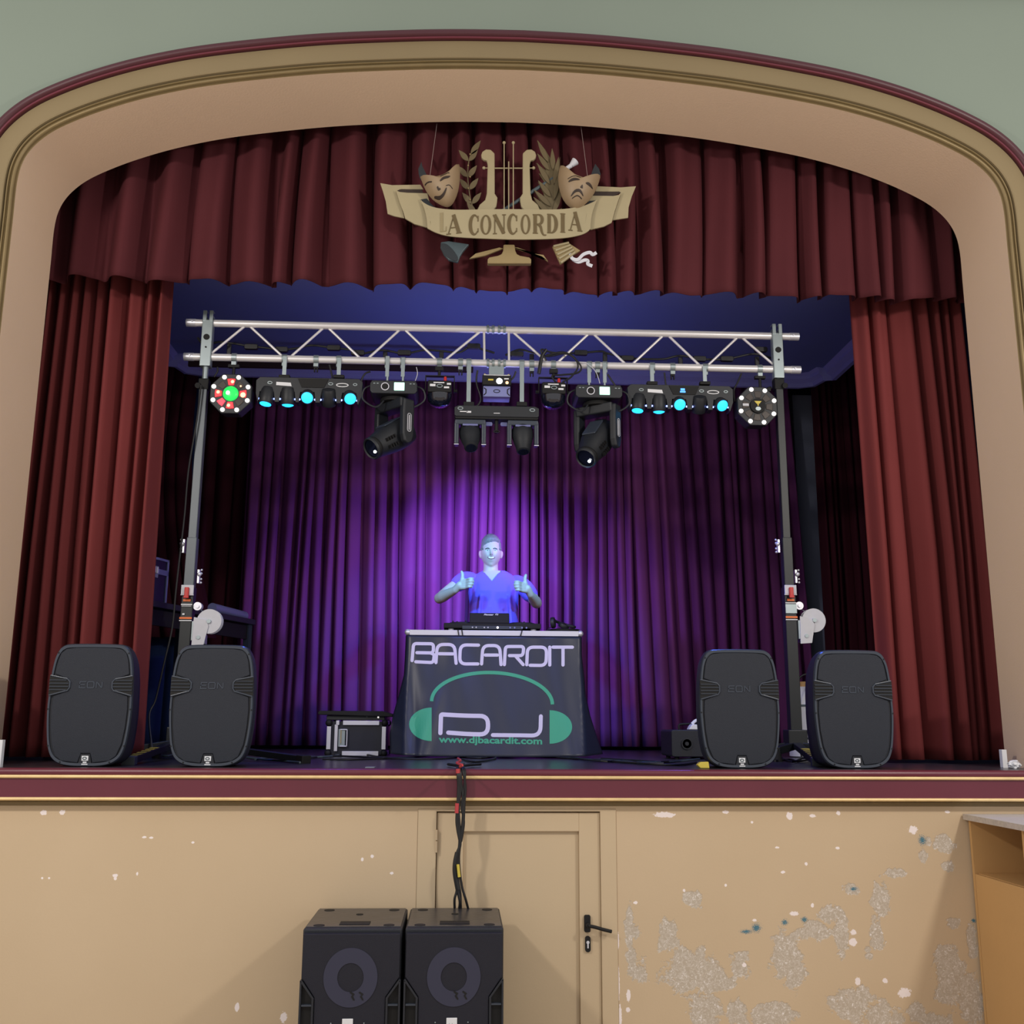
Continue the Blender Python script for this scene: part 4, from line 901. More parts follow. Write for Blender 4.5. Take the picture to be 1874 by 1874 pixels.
def movinghead(px0, px1, ptop, straps, label, pan, hd, blue):
    pc = (px0+px1)/2; o = at(pc, ptop, TY-.10); t = thing('moving_head', o, label, 'stage light'); k = (px1-px0)/2*U; k = (at(px1, ptop, TY-.1).x-at(px0, ptop, TY-.1).x)/2
    hb = .088
    P = [(-k, -.02), (-k*.92, 0), (k*.92, 0), (k, -.02), (k, -hb+.018), (k*.90, -hb), (-k*.90, -hb), (-k, -hb+.018)]
    MB().prism(P, -.02, .22).build('base', 'black', t, bevel=.006)
    for sx in (-1, 1): MB().tube([(sx*k*.9, .02, -.02), (sx*(k+.04), .02, -.05), (sx*(k+.045), .02, -.12), (sx*k*.75, .02, -.17), (sx*k*.4, .05, -.11)], .006).build('handle', 'black', t, True)
    MB().ribbon(ellipse(-k*.36, -.043, .024, .024, 28), .005, -.026, -.018, closed=True).build('dial_ring', 'alubright', t)
    MB().cyl((-k*.36, -.024, -.043), (-k*.36, -.018, -.043), .021).build('dial', 'deep', t, True)
    MB().prism(rrect(k*.02, -.068, k*.46, -.014, .004), -.0235, -.018).build('display', 'screen', t)
    for x in (-.82, -.68, .72, .86): MB().box((x*k, -.021, -.022), (.012, .003, .005)).build('marking', 'zinc', t)
    a = Vector((math.cos(pan), math.sin(pan), 0)); f = Vector((-math.sin(pan), math.cos(pan), 0)); yc = Vector((0, .10, 0))
    RZ = Matrix.Rotation(pan, 3, 'Z')
    MB().lathe([(.09, -hb-.005), (.095, -hb-.02), (.09, -hb-.03)], (0, .1, 0), (0, 0, 1)).build('pan_ring', 'deep', t, True)
    def Y_(x, z, y): return tuple(yc+RZ@Vector((y, x, z)))       # plate in the plane square to the arm axis
    yk = MB(); yk.prism([(-.055, -.11), (.055, -.11), (.05, -.175), (-.05, -.175)], -.135, .135, Y_); yk.build('yoke_bridge', 'black', t, bevel=.01)
    for sx in (-1, 1):
        pl = [(-.042, -.12), (.042, -.12), (.046, -.20), (.044, -.36), (.030, -.405), (.0, -.42), (-.030, -.405), (-.044, -.36), (-.046, -.20)]
        ar = MB().prism(pl, sx*.112, sx*.158, Y_).build('yoke_arm', 'black', t, bevel=.012, segs=4)
        if sx > 0:
            ov = [(x, z) for x, z in rrect(-.014, -.34, .014, -.22, .013)]
            MB().ribbon(ov, .004, .159, .162, Y_, closed=True).ribbon([(0, -.33), (0, -.23)], .008, .159, .161, Y_).build('oval_logo', 'offwhite', ar)
    pv = yc+Vector((0, 0, -.345)); d = Vector(hd).normalized(); s_ = a.cross(d).normalized()
    # tapering head with flattened sides
    prof = [(.02, -.155), (.060, -.150), (.085, -.125), (.094, -.07), (.096, 0), (.090, .06), (.078, .14), (.070, .185), (.070, .215), (.064, .222), (.058, .214)]
    mb = MB(); u = a; w = d.cross(u); n = 32; vs = []
    for r, h_ in prof:
        for i in range(n):
            th = 2*PI*i/n; e = 2.6; cx = abs(math.cos(th))**(2/e)*(1 if math.cos(th) > 0 else -1); cy = abs(math.sin(th))**(2/e)*(1 if math.sin(th) > 0 else -1)
            bl = min(1, max(0, (h_-.08)/.08)); cx = cx*(1-bl)+math.cos(th)*bl; cy = cy*(1-bl)+math.sin(th)*bl
            vs.append(pv+d*h_+u*cx*r*.98+w*cy*r*1.05)
    fs = [(i*n+j, i*n+(j+1) % n, (i+1)*n+(j+1) % n, (i+1)*n+j) for i in range(len(prof)-1) for j in range(n)]+[tuple(range(n-1, -1, -1))]
    hdm = mb.add(vs, fs).build('head', 'black', t, True, angle=50)
    MB().cyl(pv+d*.196, pv+d*.206, .060, n=32).build('lens', 'lens', hdm, True)
    MB().ball(pv+d*.212+Vector((.022, -.0, -.02)), .010, 10, 8, (1, .6, 1)).build('lens_glint', 'beam', hdm, True)  # painted glint: a glowing bead on a lens that is not lit
    MB().lathe([(.0715, .180), (.074, .184), (.074, .2), (.0715, .205)], pv, d, 32).build('front_ring', 'deep', hdm, True)
    RR = Matrix((u, w, d)).transposed()
    mb = MB()
    for i in range(4):
        for j in range(2): mb.box(pv+RR@Vector((.088-.0*i, -.035+j*.05, .065+i*.022)), (.02, .022, .010), RR)
    mb.build('vent_slot', 'deep', hdm)
    MB().box(pv+RR@Vector((0, .096, -.01)), (.10, .012, .16), RR).build('side_panel', 'rim', hdm, bevel=.01)
    for spx, y0, y1 in straps:
        mb = MB(); strap(mb, o, spx, y0, y1, .024); hook(mb, spx, o); mb.build('strap', 'zinc', t, bevel=.001)
        q = at(spx, y1, TY-.03)-o; MB().cyl(q, (q.x, q.y, .0), .008).build('strap_bolt', 'zinc', t, True)
    return o
movinghead(678, 764, 698, ((709, 652, 690), (737.5, 655, 690)), 'large black moving head lamp left of centre, tilted down towards the left', math.radians(-48), (-.62, -.60, -.56), 1)
movinghead(1053, 1138, 706, ((1078, 664, 701), (1106.5, 664, 701)), 'large black moving head lamp right of centre, tilted down towards the left', math.radians(-36), (-.48, -.62, -.80), 1)

def derby(px, py, label, side):
    o = at(px, py, TY-.02); t = thing('small_effect_light', o, label, 'stage light')
    MB().prism(rrect(-.078, -.035, .078, .045, .012), -.08, .07).build('housing', 'deep', t, bevel=.008)
    MB().lathe([(.03, -.115), (.06, -.10), (.078, -.075), (.084, -.035)], (0, -.005, 0), (0, 0, 1), 28).build('lens_dome', 'lens', t, True)
    mb = MB().box((-.045, -.083, .010), (.036, .003, .016)).box((.045, -.083, -.004), (.034, .003, .012)).box((.06, -.083, .020), (.026, .003, .012)).box((-.005, -.083, .028), (.07, .003, .007))
    mb.build('rating_label', 'white', t); MB().ribbon(ellipse(.0, .006, .018, .010, 16), .004, -.083, -.08, closed=True).build('badge', 'zinc', t)
    MB().cyl((.035, -.05, .045), (.035, -.05, .078), .012, .009).build('red_plug', 'red', t, True)
    c = Vector((at(px+(-.5)*side, 660, TY).x, TY, zb))-o; zu = c.z-.055
    mb = MB().box((0, .0, .098), (.19, .03, .006))
    for sx in (-1, 1): mb.box((sx*.094, 0, .045), (.006, .03, .11)).cyl((sx*.09, 0, 0), (sx*.115, 0, 0), .012)
    mb.build('hanging_yoke', 'deep', t, bevel=.001)
    mb = MB(); hook(mb, px-.5*side, o); mb.build('clamp', 'zinc', t, True)
    MB().box((c.x, 0, zu), (.055, .035, .03)).cyl((c.x, 0, .098), (c.x, 0, zu), .010).build('clamp_block', 'deep', t, bevel=.003)
derby(805, 715, 'small black effect light on a yoke between the left moving head and the centre', 1)
derby(1012, 718, 'small black effect light on a yoke between the centre and the right moving head', -1)

# centre laser projector with yellow strap
o = at(909, 700, TY-.08); t = thing('centre_projector', o, 'small projector with a bright white beam lens at the middle of the truss', 'stage light')
MB().prism(rrect(-.094, -.030, .094, .042, .008), -.04, .12).build('housing', 'deep', t, bevel=.006)
MB().prism(rrect(-.088, -.104, .088, -.031, .004), -.02, .10).build('lower_panel', 'purplecap', t, bevel=.004)
mb = MB()
for sx in (-1, 1): mb.ribbon([(sx*.084, -.045), (sx*.070, -.055), (sx*.070, -.080), (sx*.084, -.095)], .006, -.023, -.019)
mb.ribbon(ellipse(0, -.066, .020, .010, 20), .004, -.023, -.019, closed=True).build('panel_print', 'deep', t)
MB().ball((.016, -.042, -.004), .020, 16, 10, (1, .4, 1)).build('beam_lens', 'beam', t, True)
MB().ball((.066, -.042, -.014), .010, 12, 8, (1, .5, 1)).build('red_indicator', 'redhot', t, True)
MB().box((-.040, -.042, .004), (.034, .003, .011)).build('yellow_sticker', 'yellow', t); MB().box((.062, -.042, .012), (.03, .003, .008)).box((0, -.042, .036), (.17, .003, .004)).build('warning_label', 'white', t)
MB().tube([(-.085, .02, .058), (-.06, .02, .046), (-.02, .02, .045), (.02, .02, .045), (.06, .02, .046), (.085, .02, .058)], .011).build('yellow_strap', 'yellow', t, True)
c = Vector((o.x, TY, zb))-o; MB().box((0, c.y, (c.z-.02+.05)/2), (.10, .03, c.z-.07)).build('mount_block', 'zinc', t, bevel=.003)
# twin scanner bar
o = at(909, 745, TY-.06); t = thing('twin_moving_head_bar', o, 'black bar with two small moving heads hanging at the centre of the truss', 'stage light')
hw = (at(986, 745, TY-.06).x-at(832, 745, TY-.06).x)/2
MB().prism([(-hw, -.012), (-hw*.9, 0), (hw*.9, 0), (hw, -.012), (hw, -.066), (hw*.96, -.075), (-hw*.96, -.075), (-hw, -.066)], -.03, .10).build('bar_housing', 'black', t, bevel=.005)
MB().prism([(-hw*.99, -.075), (hw*.99, -.075), (hw*.96, -.088), (-hw*.96, -.088)], -.022, .09).build('lower_cover', 'deep', t)
mb = MB(); mb.box((-hw*.78, -.032, -.044), (.05, .003, .006)).box((-hw*.66, -.032, -.046), (.03, .003, .012)).box((0, -.032, -.052), (.04, .003, .004)); mb.build('logo_print', 'white', t)
mb = MB().ribbon(ellipse(-hw*.86, -.022, .016, .009, 18), .005, -.033, -.03, closed=True).ribbon(ellipse(hw*.84, -.026, .016, .009, 18), .005, -.033, -.03, closed=True); mb.build('maker_print', 'zinc', t)
MB().cyl((0, .02, -.08), (0, .02, -.17), .012).ribbon(ellipse(0, -.165, .020, .006, 16), .004, .0, .006, closed=True).build('centre_post', 'deep', t)
mb = MB()
for sx in (-1, 1): mb.prism(rrect(sx*.055-.028, -.118, sx*.055+.028, -.094, .008), .03, .04)
mb.build('rear_plate', 'purplecap', t)
for sx, d in ((-1, Vector((.05, -.55, -.83))), (1, Vector((.02, -.35, -.93)))):
    cx = sx*(hw-.104)
    mb = MB().box((cx, .02, -.110), (.20, .09, .035)).box((cx-.088, .02, -.18), (.030, .085, .155)).box((cx+.088, .02, -.18), (.030, .085, .155))
    yk = mb.build('yoke', 'rim', t, bevel=.008)
    MB().box((cx+.088, -.024, -.262), (.030, .006, .005)).build('silver_edge', 'alubright', yk); MB().box((cx-.088, -.024, -.262), (.030, .006, .005)).build('silver_edge', 'alubright', yk)
    pv = Vector((cx, .02, -.185)); d.normalize()
    hd = MB().lathe([(.02, -.075), (.055, -.068), (.070, -.04), (.070, .01), (.058, .06), (.046, .10), (.044, .125), (.036, .130)], pv, d, 28).build('head', 'black', t, True, angle=40)
    MB().cyl(pv+d*.124, pv+d*.132, .034).build('lens', 'lens', hd, True)
    MB().box(pv+Vector((0, -.045, .055)), (.10, .02, .012), Matrix.Rotation(.5, 3, 'X')).build('head_cap', 'purplecap', hd, bevel=.004)
for spx in (858, 955):
    mb = MB(); strap(mb, o, spx, 660 if spx < 900 else 662, 737, .028); hook(mb, spx, o); mb.build('strap', 'zinc', t, bevel=.001)
    q = at(spx, 737, TY-.03)-o; MB().box(q+Vector((0, .005, -.012)), (.07, .04, .03)).build('strap_foot', 'deep', t, bevel=.004)

# cables along the truss
def cable(name, pts, r, label, cat='cable', mt='cable', group=None):
    P = [Vector(p) for p in pts]; o = MB().tube(P, r, 8, True, 5).build(name, mt, None, True); return tag(o, label, cat, group)
def tpx(L_, Y): return [at(x, y, Y) for x, y in L_]
pc = thing('power_cable', at(700, 645, TY+.10), 'black daisy chain power cable with moulded plugs running along behind the truss', 'cable'); po = pc.location.copy()
L1 = [(362, 618), (375, 632), (400, 626), (430, 629), (455, 633), (490, 637), (515, 640), (545, 637), (570, 632), (605, 636), (640, 640), (662, 647), (700, 641), (740, 647), (775, 641), (805, 642), (840, 645), (862, 634), (885, 640), (905, 646)]
L2 = [(925, 650), (950, 640), (972, 645), (1000, 652), (1030, 647), (1062, 646), (1100, 643), (1112, 647), (1150, 655), (1180, 657), (1215, 657), (1245, 651), (1285, 657), (1330, 657), (1375, 648), (1400, 652), (1425, 660)]
for L_ in (L1, L2): MB().tube([p-po for p in tpx(L_, TY+.08)], .0075).build('flex', 'cable', pc, True)
for x, y in ((460, 635), (515, 640), (611, 637), (655, 646), (740, 646), (867, 634), (946, 648), (1063, 646), (1148, 656), (1280, 657), (1330, 657), (1392, 640)):
    q = at(x, y, TY+.08)-po; MB().prism(rrect(q.x-.045, q.z-.018, q.x+.045, q.z+.018, .012), q.y-.015, q.y+.015).build('plug', 'cable', pc, bevel=.005)
for x, y in ((420, 632), (705, 646), (808, 646), (973, 650), (1107, 648), (1245, 656), (1385, 655)):
    q = at(x, y, TY+.07)-po; MB().box(q+Vector((0, 0, -.03)), (.03, .022, .075)).build('drop_plug', 'cable', pc, bevel=.006)
for n_, pts, lb in (('a', [(1000, 660), (990, 640), (1010, 645), (1045, 650), (1058, 670), (1045, 690), (1030, 700), (1033, 712)], 'loop of black signal cable drooping in front of the truss right of centre'),
                    ('b', [(1000, 650), (1035, 645), (1062, 668), (1058, 682), (1030, 686), (1010, 688), (1022, 705)], 'second thin loop of signal cable crossing the truss right of centre'),
                    ('c', [(1000, 640), (992, 652), (988, 672), (986, 684)], 'short thick black cable end hanging over the lower tube right of centre')):
    cable('signal_cable', tpx(pts, TY-.05), .006 if n_ != 'c' else .012, lb)
for pts, lb in (([(678, 680), (668, 684), (662, 695), (660, 706)], 'black cable dropping to the left end of the left moving head'), ([(874, 678), (872, 700), (880, 730), (872, 744)], 'thin dark cable hanging left of the centre projector'),
                ([(944, 680), (940, 690), (932, 698)], 'short cable curving to the right side of the centre projector'), ([(603, 668), (608, 690), (606, 697)], 'black cable feeding the left spotlight bar'),
                ([(1216, 682), (1218, 700), (1220, 711)], 'black cable feeding the right spotlight bar'), ([(1357, 683), (1350, 700), (1343, 715), (1345, 735)], 'black cable looping beside the right octagonal light'),
                ([(392, 690), (398, 680), (398, 672)], 'short black cable above the left octagonal light'), ([(1112, 685), (1122, 700), (1130, 712)], 'black cable dropping to the right end of the right moving head')):
    cable('feed_cable', tpx(pts, TY-.03), .006, lb)
for pts, lb in (([(762, 672), (764, 684), (760, 697)], 'pale safety wire above the left moving head'), ([(1055, 663), (1072, 664), (1090, 680), (1098, 702)], 'pale safety wire above the right moving head')):
    cable('safety_wire', tpx(pts, TY-.05), .0025, lb, 'wire', 'offwhite')
q = [at(x, y, TY-.06) for x, y in ((368, 705), (360, 770), (345, 860), (338, 940), (330, 1010), (322, 1080), (315, 1150), (300, 1215), (285, 1280))]
q += [Vector((q[-1].x-.02, TY-.1, SZ+.25)), Vector((q[-1].x+.05, TY-.2, SZ+.02))]
cable('hanging_cable', q, .006, 'thin black cable falling from the left mast to the stage floor')

# ================================================================== LOUDSPEAKERS
HWP = [(0, 85), (330, 92), (430, 120), (485, 180), (530, 300), (562, 540), (572, 800), (575, 1000), (560, 1250), (527, 1500), (465, 1660), (355, 1745), (200, 1780), (0, 1785)]
def sxz(x, y): return x*.000364, (1785-y)*.000358
def sym(P): A = [sxz(x, y) for x, y in P]; return A+[(-x, z) for x, z in A[::-1] if abs(x) > 1e-6]
outl = spl2([sxz(*p) for p in HWP], 4); OUT = outl+[(-x, z) for x, z in outl[::-1][1:-1]]
GR = [(0, 140), (250, 145), (380, 165), (448, 225), (480, 330), (505, 515), (320, 585), (292, 620), (292, 700), (312, 740), (505, 822), (515, 1000), (503, 1250), (470, 1480), (408, 1640), (320, 1705), (100, 1730), (62, 1602), (0, 1602)]
def speaker(px, label):
    o = Vector((at(px, 1290, .15).x, .15, SZ)); t = thing('loudspeaker', o, label, 'loudspeaker', 'black loudspeakers along the stage edge')
    def taper(x, z, y): s = 1-.34*max(0, (y-.06)/.28)**1.3 if y > .06 else 1; return (x*s, y, z*(1-.10*max(0, (y-.06)/.28))+.0)
    mb = MB(); lv = [-.004, .05, .10, .16, .22, .28, .34]; n = len(OUT); vs = [taper(x, z, y) for y in lv for x, z in OUT]
    fs = [tuple(range(n)), tuple(range(len(lv)*n-1, (len(lv)-1)*n-1, -1))]+[(k*n+i, k*n+(i+1) % n, (k+1)*n+(i+1) % n, (k+1)*n+i) for k in range(len(lv)-1) for i in range(n)]
    mb.add(vs, fs).build('cabinet', 'body', t, True, bevel=.006, angle=40)
    ins = lambda s: [(x*s, .304+(z-.304)*s) for x, z in OUT]
    mb = MB(); A = ins(.995); B_ = ins(.94); n = len(A)
    vs = [(x, -.004, z) for x, z in A]+[(x*.985, -.014, .304+(z-.304)*.985) for x, z in A]+[(x, -.013, z) for x, z in B_]+[(x, -.002, z) for x, z in B_]
    fs = [(k*n+i, k*n+(i+1) % n, (k+1)*n+(i+1) % n, (k+1)*n+i) for k in range(3) for i in range(n)]
    mb.add(vs, fs).build('rim', 'rim', t, True)  # edge highlight painted in by a lighter rim colour
    g = MB().prism(sym(GR), -.013, -.002).build('grille', 'grille', t, bevel=.004)
    for sx in (-1, 1):
        e = [sxz(x, y) for x, y in ((566, 545), (330, 592), (300, 625), (300, 698), (322, 732), (566, 805))]
        vd = MB().prism([(sx*x, z) for x, z in e], -.0165, -.010).build('side_vent', 'deep', t)
        mb = MB()
        for yy, x0 in ((600, 330), (645, 300), (690, 300), (735, 330)): 
            a = sxz(x0, yy); b = sxz(560, yy); mb.box((sx*(a[0]+b[0])/2, -.018, a[1]), (b[0]-a[0], .008, .0035))
        mb.build('louvre', 'rim', vd)
        mb = MB(); pth = [sxz(x, y) for x, y in ((560, 535), (325, 582), (288, 622), (288, 702), (312, 742), (560, 812))]
        mb.ribbon([(sx*x, z) for x, z in pth], .007, -.020, -.010); mb.build('vent_lip', 'rim', vd, bevel=.002)  # highlight along the notch, painted in with the lighter rim colour
    fT = lambda x, z: (x, -.0145, z)
    mb = MB(); zz = sxz(0, 705)[1]
    f3 = lambda x, z, y: (x, y, z)
    for P in ([(-.055+.03, zz+.030), (-.055-.0, zz+.030), (-.058, zz), (-.055+.028, zz)], [(-.058, zz+.016), (-.030, zz+.016)]): mb.ribbon(P, .0045, -.0155, -.012, f3)
    mb.ribbon(rrect(-.018, zz, .014, zz+.030, .006), .0045, -.0155, -.012, f3, closed=True)
    for P in ([(.026, zz), (.026, zz+.030)], [(.028, zz+.029), (.052, zz+.001)], [(.054, zz), (.054, zz+.030)]): mb.ribbon(P, .0042, -.0155, -.012, f3)
    mb.build('raised_name', 'rim', g)
    e = [sxz(x, y) for x, y in ((60, 1610), (-60, 1610), (-95, 1762), (95, 1762))]
    bd = MB().prism(e, -.012, -.002).build('badge_recess', 'body', t)
    bz = sxz(0, 1668)[1]; MB().box((0, -.013, bz), (.033, .003, .024)).build('badge', 'white', bd, bevel=.003)
    MB().ribbon(ellipse(-.001, bz, .009, .006, 14), .004, -.0155, -.0135, closed=True).build('badge_mark', 'slate', bd)
    MB().box((0, -.013, sxz(0, 1722)[1]), (.018, .002, .007)).box((0, -.013, sxz(0, 1748)[1]), (.030, .002, .005)).build('badge_text', 'white', bd)
    for yy, hw_ in ((1000, 558), (1500, 512), (220, 478), (1720, 330)):
        for sx in (-1, 1): a = sxz(hw_, yy); MB().cyl((sx*a[0], -.016, a[1]), (sx*a[0], -.012, a[1]), .004, n=10).build('screw', 'deep', t)
    MB().box((0, .2, .560*.9+.06), (.12, .03, .012)).build('top_handle', 'body', t, bevel=.004)
speaker(165.5, 'loudspeaker furthest left, standing before the left red side curtain')
speaker(387.5, 'second loudspeaker from the left, in front of the grey lifting mast')
speaker(1353, 'third loudspeaker from the left, beside the fog machine')
speaker(1561, 'loudspeaker furthest right, standing before the right red side curtain')

def sub(cx, label):
    W2, D, H = .210, .50, .640; o = Vector((cx, -.05, 0)); t = thing('subwoofer', o, label, 'subwoofer', 'subwoofers on the hall floor')
    yf = -D
    # cabinet: carcass with open chamfered vents at the lower sides
    MB().box((0, yf/2+.012, H/2), (2*W2, D-.024, H-.004)).build('cabinet', 'body', t, bevel=.008)
    zc1, zc2 = .440, .372
    gp = [(-W2+.006, H-.018), (W2-.006, H-.018), (W2-.006, zc1+.01), (W2-.062, zc2), (W2-.062, .03), (-W2+.062, .03), (-W2+.062, zc2), (-W2+.006, zc1+.01)]
    g = MB().prism(gp, yf-.006, yf+.02).build('grille', 'subgrille', t, bevel=.003)
    for sx in (-1, 1):
        mb = MB().ribbon([(sx*(W2-.003), zc1), (sx*(W2-.056), zc2-.003), (sx*(W2-.056), .03)], .009, yf-.012, yf+.01)
        mb.ribbon([(sx*(W2-.004), zc1), (sx*(W2-.004), .03)], .008, yf-.012, yf+.012); fr = mb.build('vent_frame', 'body', t, bevel=.002)
        MB().prism([(sx*(W2-.008), zc1-.006), (sx*(W2-.052), zc2-.008), (sx*(W2-.052), .03), (sx*(W2-.008), .03)], yf+.006, yf+.012).build('vent_opening', 'deep', fr)
        for zz in (.342, .21): MB().box((sx*(W2-.031), yf, zz), (.042, .02, .006)).build('vent_shelf', 'rim', fr)
    zc = .450
    g1 = MB(); A = ellipse(0, zc, .113, .117, 48); B_ = ellipse(0, zc, .055, .057, 48); g1.strip(A, B_, yf-.0085, yf-.005, closed=True); g1.build('speaker_cone', 'subcone', t)
    mb = MB()
    for px_, s_ in ((.003, 1), (.040, .9)): mb.ribbon([(px_, zc-.058), (px_+.012, zc-.066), (px_+.006, zc-.074), (px_+.014, zc-.086)], .007*s_, yf-.010, yf-.005, round_=True)
    mb.build('cone_lead', 'deep', t)
    bd = MB().box((-.006, yf-.009, .268), (.045, .004, .045)).build('badge', 'white', t, bevel=.002)
    mb = MB(); add_text(mb, 'the box', -.020, .258, .010, .270, lambda x, z: (x, yf-.0118, z), bold=.01); mb.build('badge_text', 'deep', bd)
    for sx in (-.075, .062): MB().ball((sx, yf-.007, .272), .003, 8, 6).build('screw', 'zinc', t)
    # scuffed top with stacking recesses
    tp = MB().box((0, yf/2+.02, H-.001), (2*W2-.016, D-.06, .006)).build('top_panel', 'subtop', t, bevel=.002)
    mb = MB()
    for sx in (-1, 1):
        for yy in (-.06, yf+.075): mb.cyl((sx*(W2-.06), yy, H), (sx*(W2-.06), yy, H+.0035), .024)
    mb.cyl((0, -.17, H), (0, -.17, H+.004), .016).build('stacking_cup', 'deep', tp)
    MB().box((0, yf+.12, H+.003), (.13, .07, .003)).build('top_label', 'deep', tp)
    return t
sub(-.692, 'left of the two black subwoofers on the hall floor, against the stage front')
sub(-.259, 'right of the two black subwoofers on the hall floor, in front of the door')

# ================================================================== PERSON
PY = 2.55
def eval_mesh(o):
    dg = bpy.context.evaluated_depsgraph_get(); return bpy.data.meshes.new_from_object(o.evaluated_get(dg))
def weld(mb, voxel, it=4, fac=.5):
    o = mb.build('tmp', 'skin'); r = o.modifiers.new('r', 'REMESH'); r.mode = 'VOXEL'; r.voxel_size = voxel
    s_ = o.modifiers.new('s', 'SMOOTH'); s_.iterations = it; s_.factor = fac
    me = eval_mesh(o); bpy.data.objects.remove(o)
    v = [tuple(q.co) for q in me.vertices]; f = [tuple(p.vertices) for p in me.polygons]; bpy.data.meshes.remove(me); return v, f
def limb(mb, P, R, n=16):                       # tapering closed tube through joints
    pts = spline([Vector(p) for p in P], 6); k = len(pts)-1
    def rad(t):
        q = t*(len(R)-1); i = min(int(q), len(R)-2); return R[i]*(1-(q-i))+R[i+1]*(q-i)
    mb.tube(pts, rad, n, smooth=False); mb.ball(pts[0], R[0]*.98, n, 8); mb.ball(pts[-1], R[-1]*.98, n, 8); return mb
def loft(mb, rings, n=32, e=2.3):               # rings: (cx,cy,cz,rx,ry)
    vs = []
    for cx, cy, cz, rx, ry in rings:
        for i in range(n):
            a = 2*PI*i/n; c, s = math.cos(a), math.sin(a); vs.append((cx+rx*abs(c)**(2/e)*(1 if c > 0 else -1), cy+ry*abs(s)**(2/e)*(1 if s > 0 else -1), cz))
    fs = [(i*n+j, i*n+(j+1) % n, (i+1)*n+(j+1) % n, (i+1)*n+j) for i in range(len(rings)-1) for j in range(n)]+[tuple(range(n-1, -1, -1)), tuple(range((len(rings)-1)*n, len(rings)*n))]
    return mb.add(vs, fs)
Hc = at(898.5, 1012, PY)                         # middle of the head
px_ = Hc.x; sx_, ex_ = {}, {}
sL = at(862, 1051, PY); sR = at(946, 1056, PY)
eL = at(804, 1095, PY-.10); wL = at(833, 1080, PY-.27); hL = at(846, 1070, PY-.31)
eR = at(982, 1104, PY-.10); wR = at(971, 1088, PY-.26); hR = at(961, 1076, PY-.30)
hipz = SZ+.90; cz0 = (sL.z+sR.z)/2; cx0_ = (sL.x+sR.x)/2
person = thing('person', (cx0_, PY, SZ), 'man in a blue V-neck T-shirt giving two thumbs up behind the table, short hair, smiling', 'person'); po_ = Vector(person.location)
# head
hs = 1.02
def headpt(n):                                   # unit direction -> surface offset from head centre
    x, y, z = n
    X, Yv, Z = x*.077, y*.096, z*.122
    if z < 0: k = 1-.26*(-z)**1.6; X *= k; Yv *= 1-.12*(-z)**2
    if z < -.3 and y < 0: Yv -= .010*math.exp(-((z+.86)/.16)**2)*math.exp(-(x/.35)**2)
    g = lambda cx, cz, sx, sz: math.exp(-((x-cx)/sx)**2-((z-cz)/sz)**2) if y < 0 else 0
    Yv -= .024*g(0, -.20, .11, .12)+.012*g(0, -.02, .09, .16)           # nose
    Yv += .007*g(.36, .06, .16, .10)+.007*g(-.36, .06, .16, .10)        # eye sockets
    Yv -= .005*g(.36, .22, .3, .07)+.005*g(-.36, .22, .3, .07)          # brow ridge
    Yv -= .006*g(.46, -.25, .18, .16)+.006*g(-.46, -.25, .18, .16)      # cheeks of the smile
    Yv -= .004*g(0, -.52, .25, .08); Yv += .003*g(0, -.68, .25, .06)
    return Vector((X, Yv, Z))*hs
def headmesh(mb, f=lambda n, p: p, n=56, m=44):
    vs = []; 
    for i in range(1, m):
        for k in range(n):
            a = PI*i/m; b = 2*PI*k/n; d = (math.sin(a)*math.cos(b), math.sin(a)*math.sin(b), math.cos(a)); vs.append(Hc+f(d, headpt(d)))
    t = len(vs)
    for z in (1, -1): vs.append(Hc+f((0, 0, z), headpt((0, 0, z))))
    fs = [(i*n+k, (i+1)*n+k, (i+1)*n+(k+1) % n, i*n+(k+1) % n) for i in range(m-2) for k in range(n)]
    for k in range(n): fs += [(t, k, (k+1) % n), (t+1, (m-2)*n+(k+1) % n, (m-2)*n+k)]
    return mb.add(vs, fs)
mb = MB(); headmesh(mb)
for s_ in (-1, 1):                               # ears
    c = Hc+Vector((s_*.079, .008, -.012)); mb.ball(c, .030, 14, 10, (.34, .62, 1.05)); mb.ball(c+Vector((s_*.007, .004, .006)), .026, 12, 8, (.3, .5, .95))
neck0 = Vector((px_, PY+.015, cz0-.02))
loft(mb, [(px_, PY+.012, cz0-.06, .085, .075), (px_, PY+.012, cz0+.00, .066, .064), (px_, PY+.015, cz0+.05, .056, .060), (px_, PY+.018, Hc.z-.04, .055, .062)], 24, 2)
# torso (under the shirt)
def torso(mb, g):
    loft(mb, [(cx0_, PY+.01, hipz-.10, .150+g, .100+g), (cx0_, PY+.01, hipz, .158+g, .105+g), (cx0_, PY+.01, hipz+.16, .150+g, .102+g), (cx0_, PY+.005, (hipz+cz0)/2+.07, .165+g, .110+g),
              (cx0_, PY+.005, cz0-.14, .178+g, .112+g), (cx0_, PY+.008, cz0-.05, .172+g, .098+g), (cx0_, PY+.012, cz0+.005, .125+g, .075+g), (cx0_, PY+.014, cz0+.035, .078+g, .058+g*.6)], 40, 2.4)
torso(mb, 0)
up = Vector((0, 0, 1))
for S_, E_, W_h, H_ in ((sL, eL, wL, hL), (sR, eR, wR, hR)):
    limb(mb, [S_+Vector((0, 0, -.038)), (S_+E_)/2+Vector((0, 0, .0)), E_], [.044, .050, .044, .039]); limb(mb, [E_, E_*.6+W_h*.4, W_h], [.041, .043, .036, .027])
